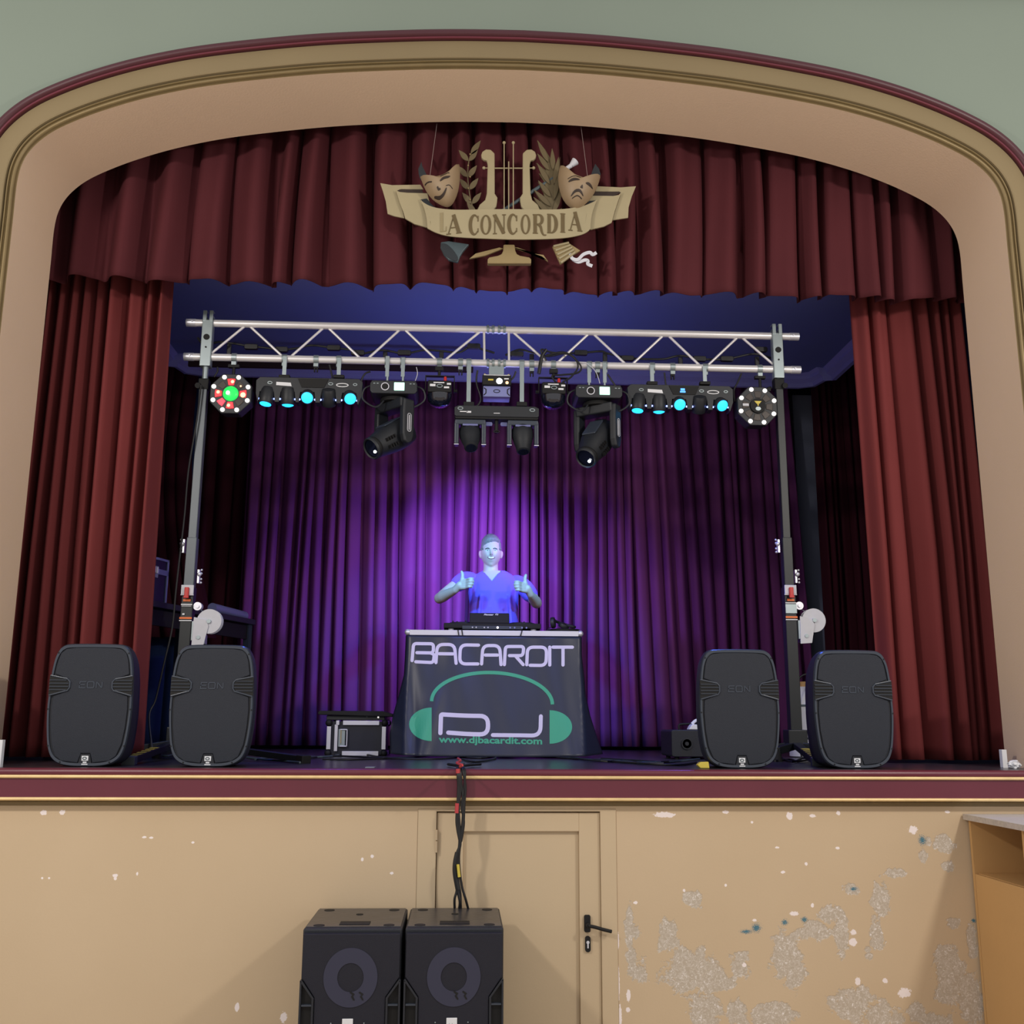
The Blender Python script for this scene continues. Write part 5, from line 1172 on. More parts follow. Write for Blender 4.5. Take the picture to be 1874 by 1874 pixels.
# hands: fist with thumb up; fingers wrap towards the body's midline
def hand(mb, W_h, H_, sgn):
    fw = (H_-W_h).normalized(); side = Vector((sgn, 0, 0)); 
    # palm plane: fingers start at knuckles beyond H_, stacked vertically (thumb side up)
    zv = Vector((0, 0, 1)); fw = Vector((sgn*.80, -.55, .10)).normalized(); out = fw.cross(zv)*sgn; out = -out if out.y > 0 else out
    inn = -out                                    # curl direction (towards the chest)
    pc0 = H_
    loftp = [pc0-fw*.035, pc0+fw*.012, pc0+fw*.040]
    for z in (-.026, -.009, .009, .026): limb(mb, [W_h*.5+pc0*.5, pc0+zv*z*.8, pc0+fw*.042+zv*z], [.020, .019, .0135], 10)
    limb(mb, [W_h, pc0-fw*.02], [.028, .030])
    for i, (z, L_) in enumerate(((.030, 1.0), (.010, 1.08), (-.010, 1.0), (-.029, .82))):
        k = pc0+fw*.045+zv*z+out*.006
        a = k+fw*.034*L_+out*.010; b = a+(fw*.35+inn*.95).normalized()*.026*L_; c = b+(inn*.45-fw*.9).normalized()*.022*L_
        limb(mb, [k, a, b, c], [.0098, .0098, .0092, .0082], 10)
    t0 = pc0-fw*.008+zv*.022+out*.004
    limb(mb, [t0-zv*.012, t0+zv*.026+fw*.010, t0+zv*.050+fw*.012, t0+zv*.072+fw*.004], [.0165, .0150, .0135, .0115], 10)
hand(mb, wL, hL, 1); hand(mb, wR, hR, -1)
# legs, kept slim inside the trousers
for s_ in (-1, 1):
    hx = cx0_+s_*.085; limb(mb, [(hx, PY+.01, hipz-.04), (hx+s_*.01, PY, SZ+.48), (hx+s_*.015, PY+.02, SZ+.09)], [.082, .066, .050, .048, .036]); 
    mb.ball((hx+s_*.02, PY-.03, SZ+.035), .05, 12, 8, (.85, 2.0, .68))
v, f = weld(mb, .0048, 3)
me = MB(); me.v = [tuple(Vector(q)-po_) for q in v]; me.f = f
body = me.build('body', 'skin', person, True, angle=180)
# face details joined to the same body mesh
def face_y(x, z):                                # front surface for face coordinates in metres
    best = None
    for i in range(60):
        zz = -1+2*i/59
    nz = max(-.99, min(.99, z/(.122*hs)))
    lo = 0; k = 1-.26*(-nz)**1.6 if nz < 0 else 1
    nx = max(-.98, min(.98, x/(.077*hs*k))); 
    ny2 = 1-nz*nz-nx*nx*(1-nz*nz)/max(1e-6, 1-nz*nz) if False else max(.0, 1-nz*nz-nx*nx)
    return headpt((nx, -math.sqrt(ny2), nz)).y
def fp(x, z, d): return tuple(Hc+Vector((x, face_y(x, z)+d, z))-po_)
parts = []
def facepart(mt, build): mb = MB(); build(mb); parts.append(mb.build('tmp', mt))
for s_ in (-1, 1):
    facepart('brow', lambda mb: mb.ribbon(spl2([(s_*.014, .017), (s_*.028, .022), (s_*.046, .016)], 4), .0055, -.0022, .002, fp))
    facepart('teeth', lambda mb: mb.ribbon(spl2([(s_*.017, .004), (s_*.029, .0062), (s_*.042, .003)], 4), .0055, -.0012, .002, fp))
    facepart('eye', lambda mb: mb.ball(fp(s_*.0285, .0046, -.0005), .0036, 10, 8))
    facepart('brow', lambda mb: mb.ribbon(spl2([(s_*.015, .004), (s_*.028, .0095), (s_*.044, .004)], 4), .0022, -.0026, .002, fp))
facepart('lips', lambda mb: mb.ribbon(spl2([(-.026, -.044), (-.014, -.0525), (0, -.0555), (.014, -.0525), (.026, -.044)], 4), .013, -.0018, .003, fp))
facepart('teeth', lambda mb: mb.ribbon(spl2([(-.021, -.0455), (-.012, -.0505), (0, -.0525), (.012, -.0505), (.021, -.0455)], 4), .0075, -.0030, .003, fp))
facepart('brow', lambda mb: mb.ball(fp(-.007, -.030, .001), .0028, 8, 6).ball(fp(.007, -.030, .001), .0028, 8, 6))
me = body.data; V = [tuple(q.co) for q in me.vertices]; Fc = [tuple(p.vertices) for p in me.polygons]; MI = [0]*len(Fc); mats = ['skin']
for o in parts:
    nm = o.data.materials[0]; key = [k for k in M if M[k] == nm][0]
    if key not in mats: mats.append(key)
    b0 = len(V); V += [tuple(q.co) for q in o.data.vertices]; Fc += [tuple(i+b0 for i in p.vertices) for p in o.data.polygons]; MI += [mats.index(key)]*(len(Fc)-len(MI)); bpy.data.objects.remove(o)
nm = bpy.data.meshes.new('body'); nm.from_pydata(V, [], Fc); nm.update()
for k in mats: nm.materials.append(M[k])
for p, i in zip(nm.polygons, MI): p.material_index = i; p.use_smooth = True
body.data = nm
# hair: short cap with a swept top
mb = MB()
def hf(d, p):
    x, y, z = d; line = (.60+.10*x-.25*max(0, abs(x)-.35)) if y < -.35 else (.55-(y+.35)*1.0)
    line = max(-.25, line)
    line -= .10*max(0, -x) if y < -.3 else 0
    side = .12 if y < .05 else 0
    if abs(x) > .74 and y < .3: line = .10
    th = (.004 if z < .42 else .004+.010*min(1, (z-.42)/.25))*min(1, max(0, (z-line)/.06))
    if z > line: th += .014*max(0, z-.5)*(1+.6*(-x))+.003*math.sin(x*60+z*14)+.0015*math.sin(y*50-x*20); 
    if z > .5: th += .012*math.exp(-((x+.15)/.45)**2)*max(0, -y)
    n_ = Vector((x, y, z)).normalized()
    return p+n_*th if z > line-.02 else p*.93
headmesh(mb, hf, 72, 60)
v, f = mb.v, mb.f
hr = MB(); hr.v = [tuple(Vector(q)-po_) for q in v]; hr.f = f; hr.build('hair', 'hair', person, True, angle=180)
# shirt
mb = MB(); torso(mb, .014)
loft(mb, [(cx0_, PY+.005, hipz-.13, .185, .130), (cx0_, PY+.005, hipz+.0, .182, .128), (cx0_, PY+.004, (hipz+cz0)/2, .183, .127), (cx0_, PY+.004, cz0-.13, .194, .128), (cx0_, PY+.006, cz0-.04, .180, .108)], 40, 2.4)
for S_, E_, fr in ((sL, eL, .40), (sR, eR, .66)):
    e1 = S_+(E_-S_)*fr; limb(mb, [S_+Vector((0, 0, -.040)), (S_+e1)/2+Vector((0, 0, -.006)), e1], [.056, .060, .062, .060], 20)
for k, (xa, xb, za, zb_) in enumerate(((-.10, -.13, -.16, -.50), (.11, .13, -.16, -.42), (-.03, -.08, -.25, -.55), (.06, .04, -.26, -.55))):
    mb.cyl((cx0_+xa, PY-.115, cz0+za), (cx0_+xb, PY-.122, cz0+zb_), .012, n=8)
v, f = weld(mb, .006, 5)
vb = Hc.z; vneck = at(904, 1063, PY-.12).z
keep = []
def cut(p):
    x, y, z = p; xx = x-px_-.006
    if y < PY+.03 and z > vneck+abs(xx)*1.25 and abs(xx) < .085: return True
    if z > cz0+.015+.0*(abs(xx)) and abs(xx) < .068: return True
    if z > cz0+.045: return True
    return False
f2 = [q for q in f if not cut(sum((Vector(v[i]) for i in q), Vector())/len(q))]
# drop the hem and cuff caps
f2 = [q for q in f2 if not (sum(v[i][2] for i in q)/len(q) < hipz-.125)]
used = sorted({i for q in f2 for i in q}); ix = {a: b for b, a in enumerate(used)}
sm = MB(); sm.v = [tuple(Vector(v[i])-po_) for i in used]; sm.f = [tuple(ix[i] for i in q) for q in f2]
so = sm.build('t_shirt', 'shirt', person, True, angle=180); q = so.modifiers.new('t', 'SOLIDIFY'); q.thickness = .003; q.offset = 0
# trousers
mb = MB(); loft(mb, [(cx0_, PY+.01, hipz-.20, .165, .115), (cx0_, PY+.01, hipz-.05, .172, .120), (cx0_, PY+.01, hipz+.06, .166, .112)], 32, 2.3)
for s_ in (-1, 1): hx = cx0_+s_*.085; limb(mb, [(hx, PY+.01, hipz-.12), (hx+s_*.01, PY, SZ+.48), (hx+s_*.015, PY+.02, SZ+.08)], [.100, .086, .074, .068, .064])
v, f = weld(mb, .010, 3); tm = MB(); tm.v = [tuple(Vector(q)-po_) for q in v]; tm.f = f; tm.build('trousers', 'trousers', person, True, angle=180)

# ================================================================== ON THE TABLE
TT = ttz+.033
ct = thing('dj_controller', (at(900, 1150, 1.92).x, 1.95, TT), 'wide black mixing controller with knobs in the middle of the table top', 'dj controller'); co = Vector(ct.location)
cw = (at(988, 1150, 1.85).x-at(812, 1150, 1.85).x)/2
MB().box((0, 0, .034), (2*cw, .36, .036)).build('housing', 'deep', ct, bevel=.006)
MB().box((-.0, -.176, .022), (2*cw*.62, .012, .022)).build('front_panel', 'rim', ct, bevel=.002)
for x in (-.85, .85): MB().cyl((x*cw, -.14, 0), (x*cw, -.14, .018), .022, .018).build('rubber_foot', 'offwhite', ct, True)
for x in (-.85, .85): MB().cyl((x*cw, .14, 0), (x*cw, .14, .018), .022, .018).build('rubber_foot', 'deep', ct, True)
for x in (-.6, .62):
    j = MB().lathe([(.10, .052), (.10, .060), (.094, .066), (.03, .067), (.01, .066)], (x*cw, -.02, 0), (0, 0, 1), 36).build('jog_wheel', 'black', ct, True)
rk = random.Random(3)
for i in range(9):
    x = .18+i*.025 if i < 5 else -.18-(i-5)*.03; MB().cyl((x, .08-.04*(i % 2), .05), (x, .08-.04*(i % 2), .078+.006*(i % 3)), .006, n=10).build('knob', 'black', ct, True)
for x, k in ((-.135, 0), (-.11, 0), (-.03, 0), (-.055, 0), (.035, 1)): MB().cyl((x, -.188, .022), (x, -.180, .022), .008 if k else .005, n=12).build('socket', 'whiteled' if k else 'offwhite', ct)
for x in (.12, .15, .20, .23): MB().cyl((x, -.190, .022), (x, -.180, .022), .006, n=12).build('socket', 'purplecap', ct)
sp = thing('display_stand', (at(895.5, 1146, 1.80).x, 1.80, TT+.052), 'black slab with small white lettering propped on top of the controller', 'display'); 
MB().box((0, 0, .037), (.272, .03, .074), Matrix.Rotation(math.radians(-12), 3, 'X')).build('housing', 'deep', sp, bevel=.006)
R12 = Matrix.Rotation(math.radians(-12), 3, 'X')
mb = MB(); add_text(mb, 'Pioneer', -.038, .008, .030, .020, lambda x, z: tuple(Vector((0, 0, .037))+R12@Vector((x, -.0158, z+.010))), bold=.03, shear=.3)
add_text(mb, 'Dj', .040, .008, .062, .022, lambda x, z: tuple(Vector((0, 0, .037))+R12@Vector((x, -.0158, z+.010))), bold=.02, shear=.3); mb.build('white_lettering', 'white', sp)
sp.location.z = TT+.05; sp.location.y = 1.82
# headphones on a black pad
hx = at(1034, 1152, 1.90).x
pd = MB().lathe([(.10, 0), (.118, .006), (.120, .020), (.112, .026)], (hx, 1.93, TT), (0, 0, 1), 36, 1.0, .9).build('round_pad', 'deep', None, True); tag(pd, 'round black case lying flat at the right end of the table top', 'case')
hp = thing('headphones', (hx-.02, 1.92, TT+.026), 'black headphones resting on the round case at the right end of the table', 'headphones')
MB().lathe([(.020, -.016), (.036, -.012), (.040, 0), (.036, .014), (.018, .018)], (-.065, -.03, .044), (.95, -.3, .1), 28).build('ear_cup', 'black', hp, True)
MB().lathe([(.020, -.016), (.036, -.012), (.040, 0), (.036, .014), (.018, .018)], (.012, .0, .026), (.35, -.25, .9), 28).build('ear_cup', 'black', hp, True)
MB().tube([(-.070, -.025, .075), (-.03, .06, .060), (.04, .075, .040), (.09, .03, .022), (.075, -.02, .018), (.03, -.01, .030)], .010).build('headband', 'black', hp, True)
cable('headphone_cord', [Vector((hx-.075, 1.88, TT+.05)), Vector((hx-.10, 1.86, TT+.04)), Vector((hx-.13, 1.85, TT+.012)), Vector((hx-.15, 1.86, TT+.006))], .003, 'thin black cord curling down from the headphones to the table top', 'cord')
for xa, lb in ((838, 'left of two black cables draped over the silver table edge, left part'), (845, 'right of two black cables draped over the silver table edge, left part'), (954, 'single black cable draped over the silver table edge, right of centre')):
    a = at(xa, 1158, TBY); b = at(xa+(3 if xa < 900 else -4), 1170, TBY-.03)
    P = [Vector((a.x-.005, 1.87, TT+.005)), Vector((a.x, TBY-.002, TT+.006)), Vector((a.x+.002, TBY-.020, TT-.006)), Vector((b.x, TBY-.024, ttz-.03))]
    cable('draped_cable', P, .004, lb)

# ================================================================== OTHER EQUIPMENT ON STAGE
# road case with black tray, left of the table
x0, x1 = at(597, 1350, 2.0).x, at(707, 1350, 2.0).x; H_ = at(650, 1318, 2.0).z-SZ; W_c = x1-x0; D_ = .34
rc = thing('road_case', ((x0+x1)/2, 2.0, SZ), 'small black road case with aluminium edges on the floor left of the banner table', 'case')
MB().box((0, D_/2, H_/2), (W_c-.02, D_-.02, H_-.016)).build('body', 'case', rc)
w2 = W_c/2; E_w = .030
mb = MB()
for zz in (.016, H_-.018): mb.box((.03, -.004, zz), (W_c-.16, .010, .030))
for xx in (-w2+.017, w2-.017): mb.box((xx, -.004, H_/2), (.028, .010, H_-.085))
mb.box((-w2+.066, -.004, H_/2), (.022, .010, H_-.06))
mb.box((w2-.004, D_/2, H_-.015), (.010, D_-.06, .028)).box((-w2+.004, D_/2, H_-.015), (.010, D_-.06, .028)).box((w2-.004, D_/2, .016), (.010, D_-.06, .028)).box((-w2+.004, D_/2, .016), (.010, D_-.06, .028)).box((-w2+.075, -.006, H_-.018), (.022, .012, .03))
mb.build('edge_profile', 'alubright', rc, bevel=.002)
for sx in (-1, 1):
    for zz in (.018, H_-.018):
        for yy in (.006, D_-.006): MB().ball((sx*(w2-.014), yy, zz), .024, 14, 10).build('ball_corner', 'deep', rc, True)
hd = MB().box((-w2+.105, -.005, H_/2), (.045, .008, .118)).build('handle_plate', 'zinc', rc, bevel=.002)
MB().tube([(-w2+.095, -.012, H_/2+.055), (-w2+.135, -.014, H_/2+.055), (-w2+.140, -.014, H_/2+.045), (-w2+.140, -.014, H_/2-.045), (-w2+.135, -.014, H_/2-.055), (-w2+.095, -.012, H_/2-.055)], .0045, sub=3).build('bail_handle', 'alubright', hd, True)
MB().box((-w2+.100, -.009, H_/2+.01), (.008, .012, .09)).build('yellowed_strip', 'cream', hd)
tx_ = thing('tray', ((x0+x1)/2-.01, 2.12, SZ+H_), 'flat black tray lying across the top of the small road case', 'tray'); tw_ = (at(712, 1305, 2.0).x-at(574, 1305, 2.0).x)/2
MB().prism([(-tw_, .045), (-tw_+.01, .062), (tw_*.72, .062), (tw_, .040), (tw_*.98, .024), (-tw_*.96, .036)], -.14, .16).build('lid', 'deep', tx_, bevel=.004)
MB().box((0, .01, .016), (tw_*1.55, .24, .032)).build('unit', 'black', tx_, bevel=.004)
MB().ball((tw_*.60, -.112, .020), .006, 8, 6).build('indicator', 'whiteled', tx_, True); MB().ball((tw_*.30, -.112, .022), .004, 8, 6).build('indicator', 'zinc', tx_, True)
# fog machine
o = Vector((at(1230, 1390, 1.5).x, 1.5, SZ)); fm = thing('fog_machine', o, 'black fog machine with round nozzle on the floor left of the third loudspeaker', 'fog machine')
MB().prism(rrect(0, .015, .34, .185, .016), 0, .36).build('housing', 'body', fm, bevel=.006)
MB().lathe([(.036, .0), (.036, .012), (.029, .012), (.028, .002), (.014, .002), (.012, .010), (.004, .010)], (.098, .002, .098), (0, -1, 0), 32).build('nozzle', 'black', fm, True)
for x in (.04, .30):
    for y in (.04, .32): MB().cyl((x, y, 0), (x, y, .018), .015).build('rubber_foot', 'deep', fm, True)
MB().tube([(.09, .18, .185), (.09, .18, .215), (.13, .18, .222), (.24, .18, .222), (.28, .18, .215), (.28, .18, .185)], .008, sub=4).build('carry_handle', 'deep', fm, True)
bt = thing('fluid_bottle', o+Vector((.205, .10, .186)), 'white plastic fluid bottle with loop handle on top of the fog machine', 'bottle')
MB().prism([(-.075, 0), (.02, 0), (.02, .024), (-.01, .032), (-.05, .036), (-.062, .022)], -.03, .05).build('body', 'white', bt, bevel=.006)
MB().tube([(-.045, .01, .036), (-.02, .01, .058), (.02, .01, .064), (.045, .01, .060), (.045, .01, .03), (.018, .01, .018)], .010, sub=4).build('loop_handle', 'white', bt, True)
# white drum behind the right mast
o = Vector((at(1474, 1380, 1.95).x+.02, 1.95, SZ)); wd = thing('plastic_canister', o, 'white plastic canister half hidden behind the right mast, beside the last loudspeaker', 'canister')
MB().lathe([(.11, 0), (.125, .01), (.125, .12), (.120, .13), (.125, .14), (.118, .34), (.122, .35), (.115, .36), (.095, .42), (.05, .48)], (0, 0, 0), (0, 0, 1), 32).build('body', 'offwhite', wd, True)
MB().lathe([(.03, .475), (.034, .48), (.034, .51), (.03, .515)], (0, 0, 0), (0, 0, 1), 20).build('cap', 'ply', wd, True)
MB().lathe([(.126, .345), (.128, .347), (.128, .355), (.126, .357)], (0, 0, 0), (0, 0, 1), 32).lathe([(.127, .125), (.129, .127), (.129, .135), (.127, .137)], (0, 0, 0), (0, 0, 1), 32).build('dark_band', 'slate', wd, True)
cable('coiled_cable', [o+Vector(p) for p in ((-.10, -.16, .01), (-.13, -.15, .25), (-.10, -.14, .5), (-.02, -.14, .56), (.02, -.15, .48), (.0, -.17, .2), (.02, -.18, .02))], .006, 'black cable looping in front of the white canister')
# bench and case at the back left
ZB_ = 2.25; A_ = fl(262, 1095, ZB_); B_ = fl(462, 1133, ZB_); dv = (B_-A_).normalized(); pv_ = Vector((-dv.y, dv.x, 0)); ang = math.atan2(dv.y, dv.x); L_ = (B_-A_).length+.05
bt_ = thing('bench_table', (A_.x, A_.y, SZ), 'long black bench table at the back left, behind the grey mast', 'table', rz=ang); hh = ZB_-SZ
MB().box((L_/2, .33, hh-.02), (L_, .66, .04)).build('table_top', 'black', bt_, bevel=.004)
MB().box((L_/2, .012, hh-.010), (L_, .02, .010)).build('edge_strip', 'rim', bt_)
MB().box((L_/2, .04, hh-.10), (L_-.04, .02, .10)).build('apron', 'deep', bt_)
for x in (.04, L_-.04):
    for y in (.04, .62): MB().box((x, y, (hh-.04)/2), (.045, .045, hh-.04)).build('leg', 'stagewall', bt_)
Cc = fl(314, 1104, ZB_); tc_ = at(316, 1026, Cc.y).z-ZB_
fc = thing('flight_case', (Cc.x-dv.x*.44+pv_.x*.03, Cc.y-dv.y*.44+pv_.y*.03, ZB_), 'black flight case with silver edges and butterfly latch on the bench table at the left', 'case', rz=ang)
MB().box((.21, .20, tc_/2), (.42, .40, tc_-.004)).build('body', 'case', fc)
mb = MB()
for zz, hz in ((tc_*.68, .035), (tc_-.008, .016)): mb.box((.21, -.002, zz), (.42, .010, hz))
for x in (.008, .412): mb.box((x, -.002, tc_/2), (.016, .010, tc_))
mb.box((.422, .2, tc_-.01), (.010, .40, .02)).box((.422, .2, tc_*.68), (.010, .40, .03)).build('edge_profile', 'purplecap', fc, bevel=.002)
lt = MB().box((.27, -.010, tc_*.66), (.06, .006, .075)).build('latch', 'zinc', fc, bevel=.003); MB().box((.258, -.016, tc_*.70), (.014, .008, .04)).box((.284, -.016, tc_*.70), (.014, .008, .04)).build('latch_wing', 'alubright', lt, bevel=.002)
a = fl(402, 1112, ZB_+.03); b = fl(460, 1127, ZB_+.03)
rl = MB().cyl(Vector(a)+pv_*.06, Vector(b)+pv_*.06, .034, n=24).cyl(Vector(b)+pv_*.06, Vector(b)+pv_*.06+dv*.002, .02, n=24).build('rolled_mat', 'purplecap', None, True); tag(rl, 'blue grey rolled mat lying on the far end of the bench table', 'roll')

# tripod legs with hazard tape belong to the masts; extra long legs reach the stage edge
def long_leg(mast_o, tip, hz):
    base = Vector(mast_o.location); tipv = Vector((tip.x, tip.y, SZ+.022)); a = Vector((base.x, base.y, SZ+.10)); d_ = tipv-a; L_ = d_.length; d_.normalize(); R = d_.to_track_quat('X', 'Z').to_matrix()
    lg = MB().box((a+tipv)/2-base, (L_, .05, .034), R).build('long_leg', 'blackmast', mast_o, bevel=.003)
    if hz:
        mb = MB()
        for k in range(6): mb.box(tipv-base-d_*(.05+k*.075)+Vector((0, 0, .019)), (.034, .046, .002), R)
        mb.build('hazard_stripes', 'yellow', lg)
    MB().box(tipv-base+Vector((0, 0, .0)), (.05, .07, .044), R).build('end_foot', 'deep' if not hz else 'mast', lg, bevel=.004)
mo = [o for o in bpy.data.objects if o.name.startswith('lifting_mast')]
long_leg(mo[0], fl(236, 1400, SZ), True); long_leg(mo[0], fl(555, 1397, SZ), False); long_leg(mo[1], fl(1497, 1402, SZ), True)

# floor cables
rc_ = random.Random(12)
def floorcable(pts, label, r=.006, mt='cable', wob=.02):
    P = []
    for x, y in pts:
        p = fl(x, y, SZ); P.append(Vector((p.x, max(.03, min(3.6, p.y+rc_.uniform(-wob, wob))), SZ+r+rc_.uniform(0, .004))))
    return cable('floor_cable', P, r, label, mt=mt)
for pts, lb, mt in (
    ([(590, 1392), (640, 1392), (700, 1390), (760, 1388), (800, 1384), (840, 1386)], 'black cable running along the floor from the road case to the banner', 'cable'),
    ([(560, 1390), (610, 1386), (680, 1389), (740, 1391), (800, 1391), (836, 1388)], 'second black cable lying in front of the small road case', 'cable'),
    ([(610, 1383), (650, 1379), (690, 1388), (720, 1390)], 'cable arching against the front of the small road case', 'cable'),
    ([(468, 1392), (500, 1387), (540, 1386), (590, 1388), (620, 1384)], 'grey blue cable on the floor right of the second loudspeaker', 'slate'),
    ([(842, 1388), (880, 1389), (905, 1388), (903, 1392), (870, 1397), (846, 1392)], 'black cable looping on the floor just right of the hanging bundle', 'cable'),
    ([(905, 1386), (960, 1386), (1000, 1388), (1040, 1390), (1090, 1393), (1150, 1398), (1215, 1400)], 'black cable from below the banner towards the fog machine', 'cable'),
    ([(985, 1383), (1020, 1387), (1060, 1391), (1110, 1394), (1170, 1398), (1230, 1396), (1280, 1392)], 'blue tinted cable running right along the stage front', 'slate'),
    ([(1040, 1388), (1100, 1396), (1140, 1394), (1180, 1401), (1240, 1402), (1275, 1398)], 'black cable in a loose wave in front of the fog machine', 'cable'),
    ([(1100, 1390), (1160, 1394), (1210, 1398), (1250, 1392), (1300, 1383)], 'black cable rising towards the third loudspeaker', 'cable'),
    ([(1420, 1395), (1445, 1392), (1460, 1396), (1480, 1393)], 'black cable tangled between the two right loudspeakers', 'cable'),
    ([(1430, 1388), (1450, 1397), (1470, 1390), (1492, 1396)], 'second black cable tangled between the two right loudspeakers', 'cable'),
    ([(262, 1388), (285, 1384), (305, 1386), (320, 1382)], 'blue tinted cable on the floor between the two left loudspeakers', 'slate'),
    ([(452, 1388), (480, 1393), (520, 1396), (548, 1399)], 'blue tinted cable running from the second loudspeaker to the mast foot', 'slate')):
    floorcable(pts, lb, mt=mt)
fp_ = fl(1262, 1402, SZ); tg = MB().prism([(-.028, .018), (-.010, .032), (.030, .034), (.034, .002), (-.012, .002)], -.02, .02).build('yellow_plug', 'yellow', None, bevel=.003); tg.location = (fp_.x, .16, SZ); tag(tg, 'yellow cable plug lying at the stage edge below the fog machine', 'plug')
for (x, y), wd_, lb in (((1040, 1388), .55, 'pale flat cable strip on the floor right of the banner'),):
    pass
# board behind the stage-edge on the right and left of the opening
MB_ = MB().prism(rrect(0, 0, .026, .095, .002), 0, .03).build('white_trunking', 'white', None); p = at(1840, 1403, .35); MB_.location = (p.x-.012, .35, SZ); tag(MB_, 'short white trunking piece at the foot of the right jamb', 'trunking')
p = at(0, 1403, .12); MB_ = MB().box((0, 0, .065), (.03, .03, .13)).build('white_trunking', 'white', None); MB_.location = (p.x-.008+.0, .12, SZ); tag(MB_, 'short white trunking piece at the foot of the left jamb', 'trunking')
p = at(1856, 1403, .22); mb = MB(); rp_ = random.Random(2)
for k in range(9): mb.prism([(rp_.uniform(-.03, .03), rp_.uniform(0, .035)) for _ in range(4)], k*.006-.02, k*.006-.012)
MB_ = mb.build('crumpled_paper', 'white', None); 
mb = MB().ball((0, 0, .022), .03, 14, 9, (1.1, .8, .75)); bpy.data.objects.remove(MB_); MB_ = mb.build('crumpled_paper', 'white', None)
for v_ in MB_.data.vertices: v_.co += Vector((rp_.uniform(-1, 1), rp_.uniform(-1, 1), rp_.uniform(-.6, .6)))*.008
MB_.location = (p.x, .22, SZ); tag(MB_, 'crumpled white paper lying beside the right jamb', 'paper')
p = at(678, 1399, .15); MB_ = MB().box((0, 0, .0015), (.045, .09, .003)).build('tape_patch', 'zinc', None); MB_.location = (p.x, .15, SZ+.001); tag(MB_, 'small grey tape patch on the stage boards below the road case', 'tape')

# hanging bundle of cables over the stage edge down to the subwoofers
cbn = thing('cable_bundle', (at(840, 1400, -.06).x, -.09, SZ), 'bundle of black cables with red tape hanging over the stage edge to the subwoofers', 'cable bundle'); cb = Vector(cbn.location)
def hb_(pts, r, name='strand', mt='cable'):
    P = [(Vector(p)-cb) for p in pts]; MB().tube(P, r).build(name, mt, cbn, True)
def hp_(x, y, Y=-.095): return at(x, y, Y)
top = lambda x, dx=0: [Vector((at(x, 1396, .2).x+dx, .30, SZ+.012)), Vector((at(x, 1400, .1).x, .06, SZ+.014)), Vector((at(x, 1405, -.05).x, -.055, SZ+.012))]
hb_(top(838, -.05)+[hp_(838, 1415), hp_(839, 1440), hp_(838, 1470), hp_(836, 1500), hp_(838, 1520), hp_(842, 1545), hp_(836, 1565), hp_(834, 1600), hp_(838, 1630), hp_(842, 1650), hp_(841, 1662, -.08)], .0075)
hb_(top(842, .02)+[hp_(843, 1415), hp_(845, 1440), hp_(848, 1470), hp_(846, 1510), hp_(843, 1540), hp_(838, 1570), hp_(835, 1600), hp_(836, 1628), hp_(832, 1645), hp_(832, 1662, -.08)], .006)
hb_(top(846, .06)+[hp_(848, 1415), hp_(852, 1440), hp_(850, 1470), hp_(848, 1510), hp_(843, 1540), hp_(840, 1570), hp_(842, 1600), hp_(846, 1625), hp_(852, 1645), hp_(857, 1664, -.08)], .006)
hb_(top(840, .0)+[hp_(840, 1415), hp_(842, 1450), hp_(839, 1480), hp_(841, 1515), hp_(841, 1545), hp_(837, 1575), hp_(838, 1610), hp_(842, 1635), hp_(843, 1664, -.08)], .007)
hb_(top(848, .09)+[hp_(851, 1415), hp_(849, 1445), hp_(845, 1475), hp_(849, 1505), hp_(844, 1540)], .006)
hb_([hp_(837, 1560), hp_(833, 1580), hp_(833, 1600), hp_(838, 1628)], .0115, 'taped_section')
for (xa, ya, xb, yb) in ((838, 1407, 838.5, 1415), (837, 1470, 836, 1488)):
    MB().cyl(hp_(xa, ya)-cb, hp_(xb, yb)-cb, .0105).build('red_tape', 'coral', cbn, True)
MB().cyl(hp_(838, 1582, -.108)-cb, hp_(840.5, 1605, -.108)-cb, .007).build('yellow_label', 'yellow', cbn, True)
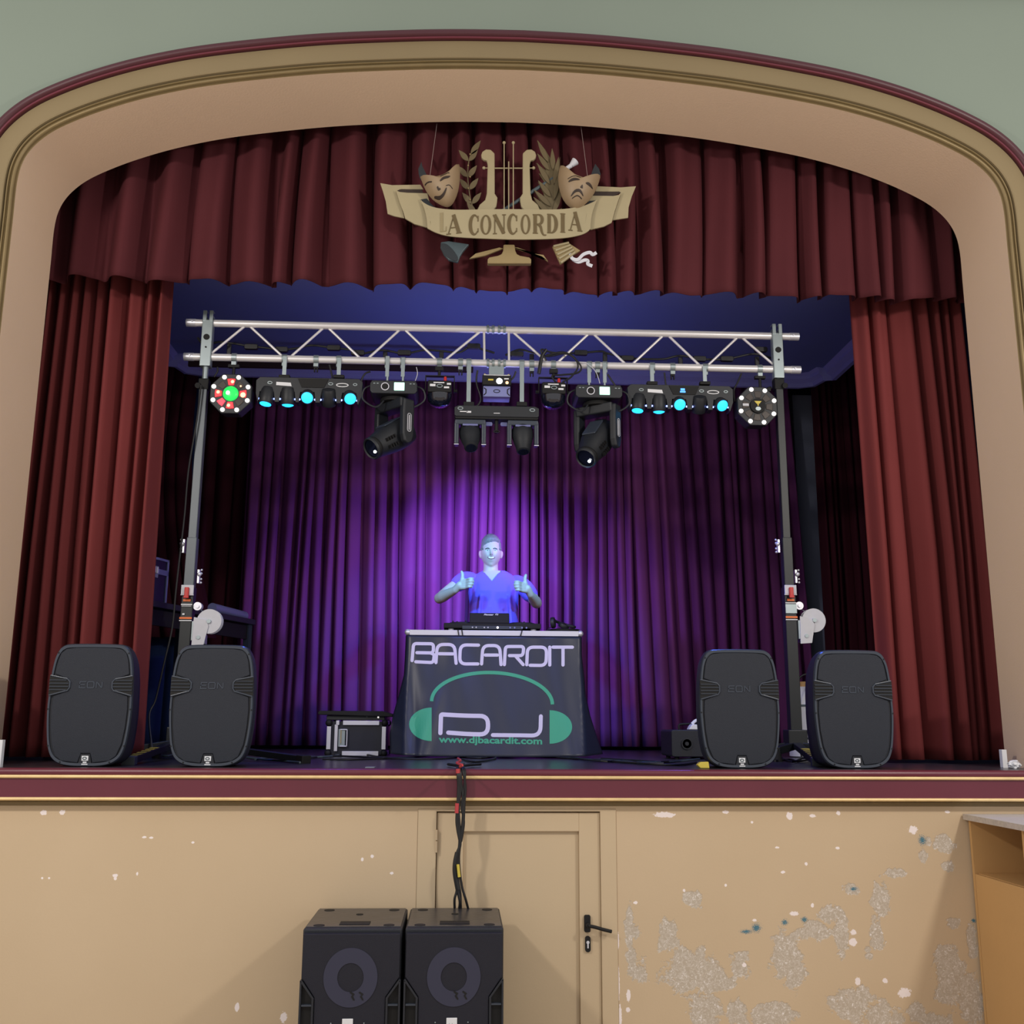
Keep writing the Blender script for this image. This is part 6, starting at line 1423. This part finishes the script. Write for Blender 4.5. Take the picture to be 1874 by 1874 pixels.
rt = cable('red_black_cord', [fl(838, 1388, SZ+.03), fl(843, 1392, SZ+.03), fl(836, 1396, SZ+.03), fl(846, 1400, SZ+.03), fl(842, 1403, SZ+.02)], .006, 'knotted red and black cord on the stage edge above the hanging bundle', 'cord', 'coral')

# batten behind the truss
a = at(345, 668, 2.6); b = at(866, 674, 2.6); bb = MB().box(((a.x+b.x)/2, 2.6, (a.z+b.z)/2), ((b.x-a.x), .03, .045)).build('ceiling_batten', 'dimwood', None); tag(bb, 'thin dark wooden batten under the stage ceiling, left half', 'batten')

# ================================================================== PLYWOOD CABINET, RIGHT
X0 = at(1768, 1492, 0).x; ZT_ = at(1768, 1490, -.02).z; Lc = 1.35
cb_ = thing('plywood_cabinet', (X0, -.02, 0), 'tall plywood cabinet with open compartment and grey worktop at the right, against the stage front', 'cabinet')
MB().box((.30, -Lc/2, ZT_-.013), (.64, Lc+.02, .026)).build('worktop', 'plytop', cb_, bevel=.001)
MB().box((-.021, -Lc/2, ZT_-.013), (.003, Lc+.02, .0265)).build('worktop_edge', 'plyedge', cb_)
def zpx(x, y): # point on the cabinet face plane X = X0
    d = _ray(x, y); t = (X0-CAM[0])/d[0]; p = CAM+d*t; return p
zs_ = float(zpx(1790, 1600)[2]); 
MB().box((.295, -.010, (ZT_-.026)/2), (.59, .02, ZT_-.028)).build('side_panel', 'ply', cb_)
MB().box((.30, -Lc+.01, (ZT_-.026)/2), (.58, .02, ZT_-.028)).build('side_panel', 'ply', cb_)
MB().box((.59, -Lc/2, (ZT_-.026)/2), (.018, Lc-.04, ZT_-.03)).build('back_panel', 'ply', cb_)
MB().box((.30, -Lc/2, zs_-.009), (.56, Lc-.042, .018)).build('shelf', 'ply', cb_)
MB().box((.010, -Lc/2, (zs_-.002)/2), (.018, Lc-.042, zs_-.004)).build('front_panel', 'ply', cb_, bevel=.002)
yd = float(zpx(1868, 1600)[1]); MB().box((.29, yd, (zs_+ZT_-.026)/2), (.55, .018, ZT_-.028-zs_)).build('divider', 'ply', cb_)
MB().box((.575, -Lc/2, zs_+.11), (.012, Lc-.05, .004)).build('seam_batten', 'plyedge', cb_)
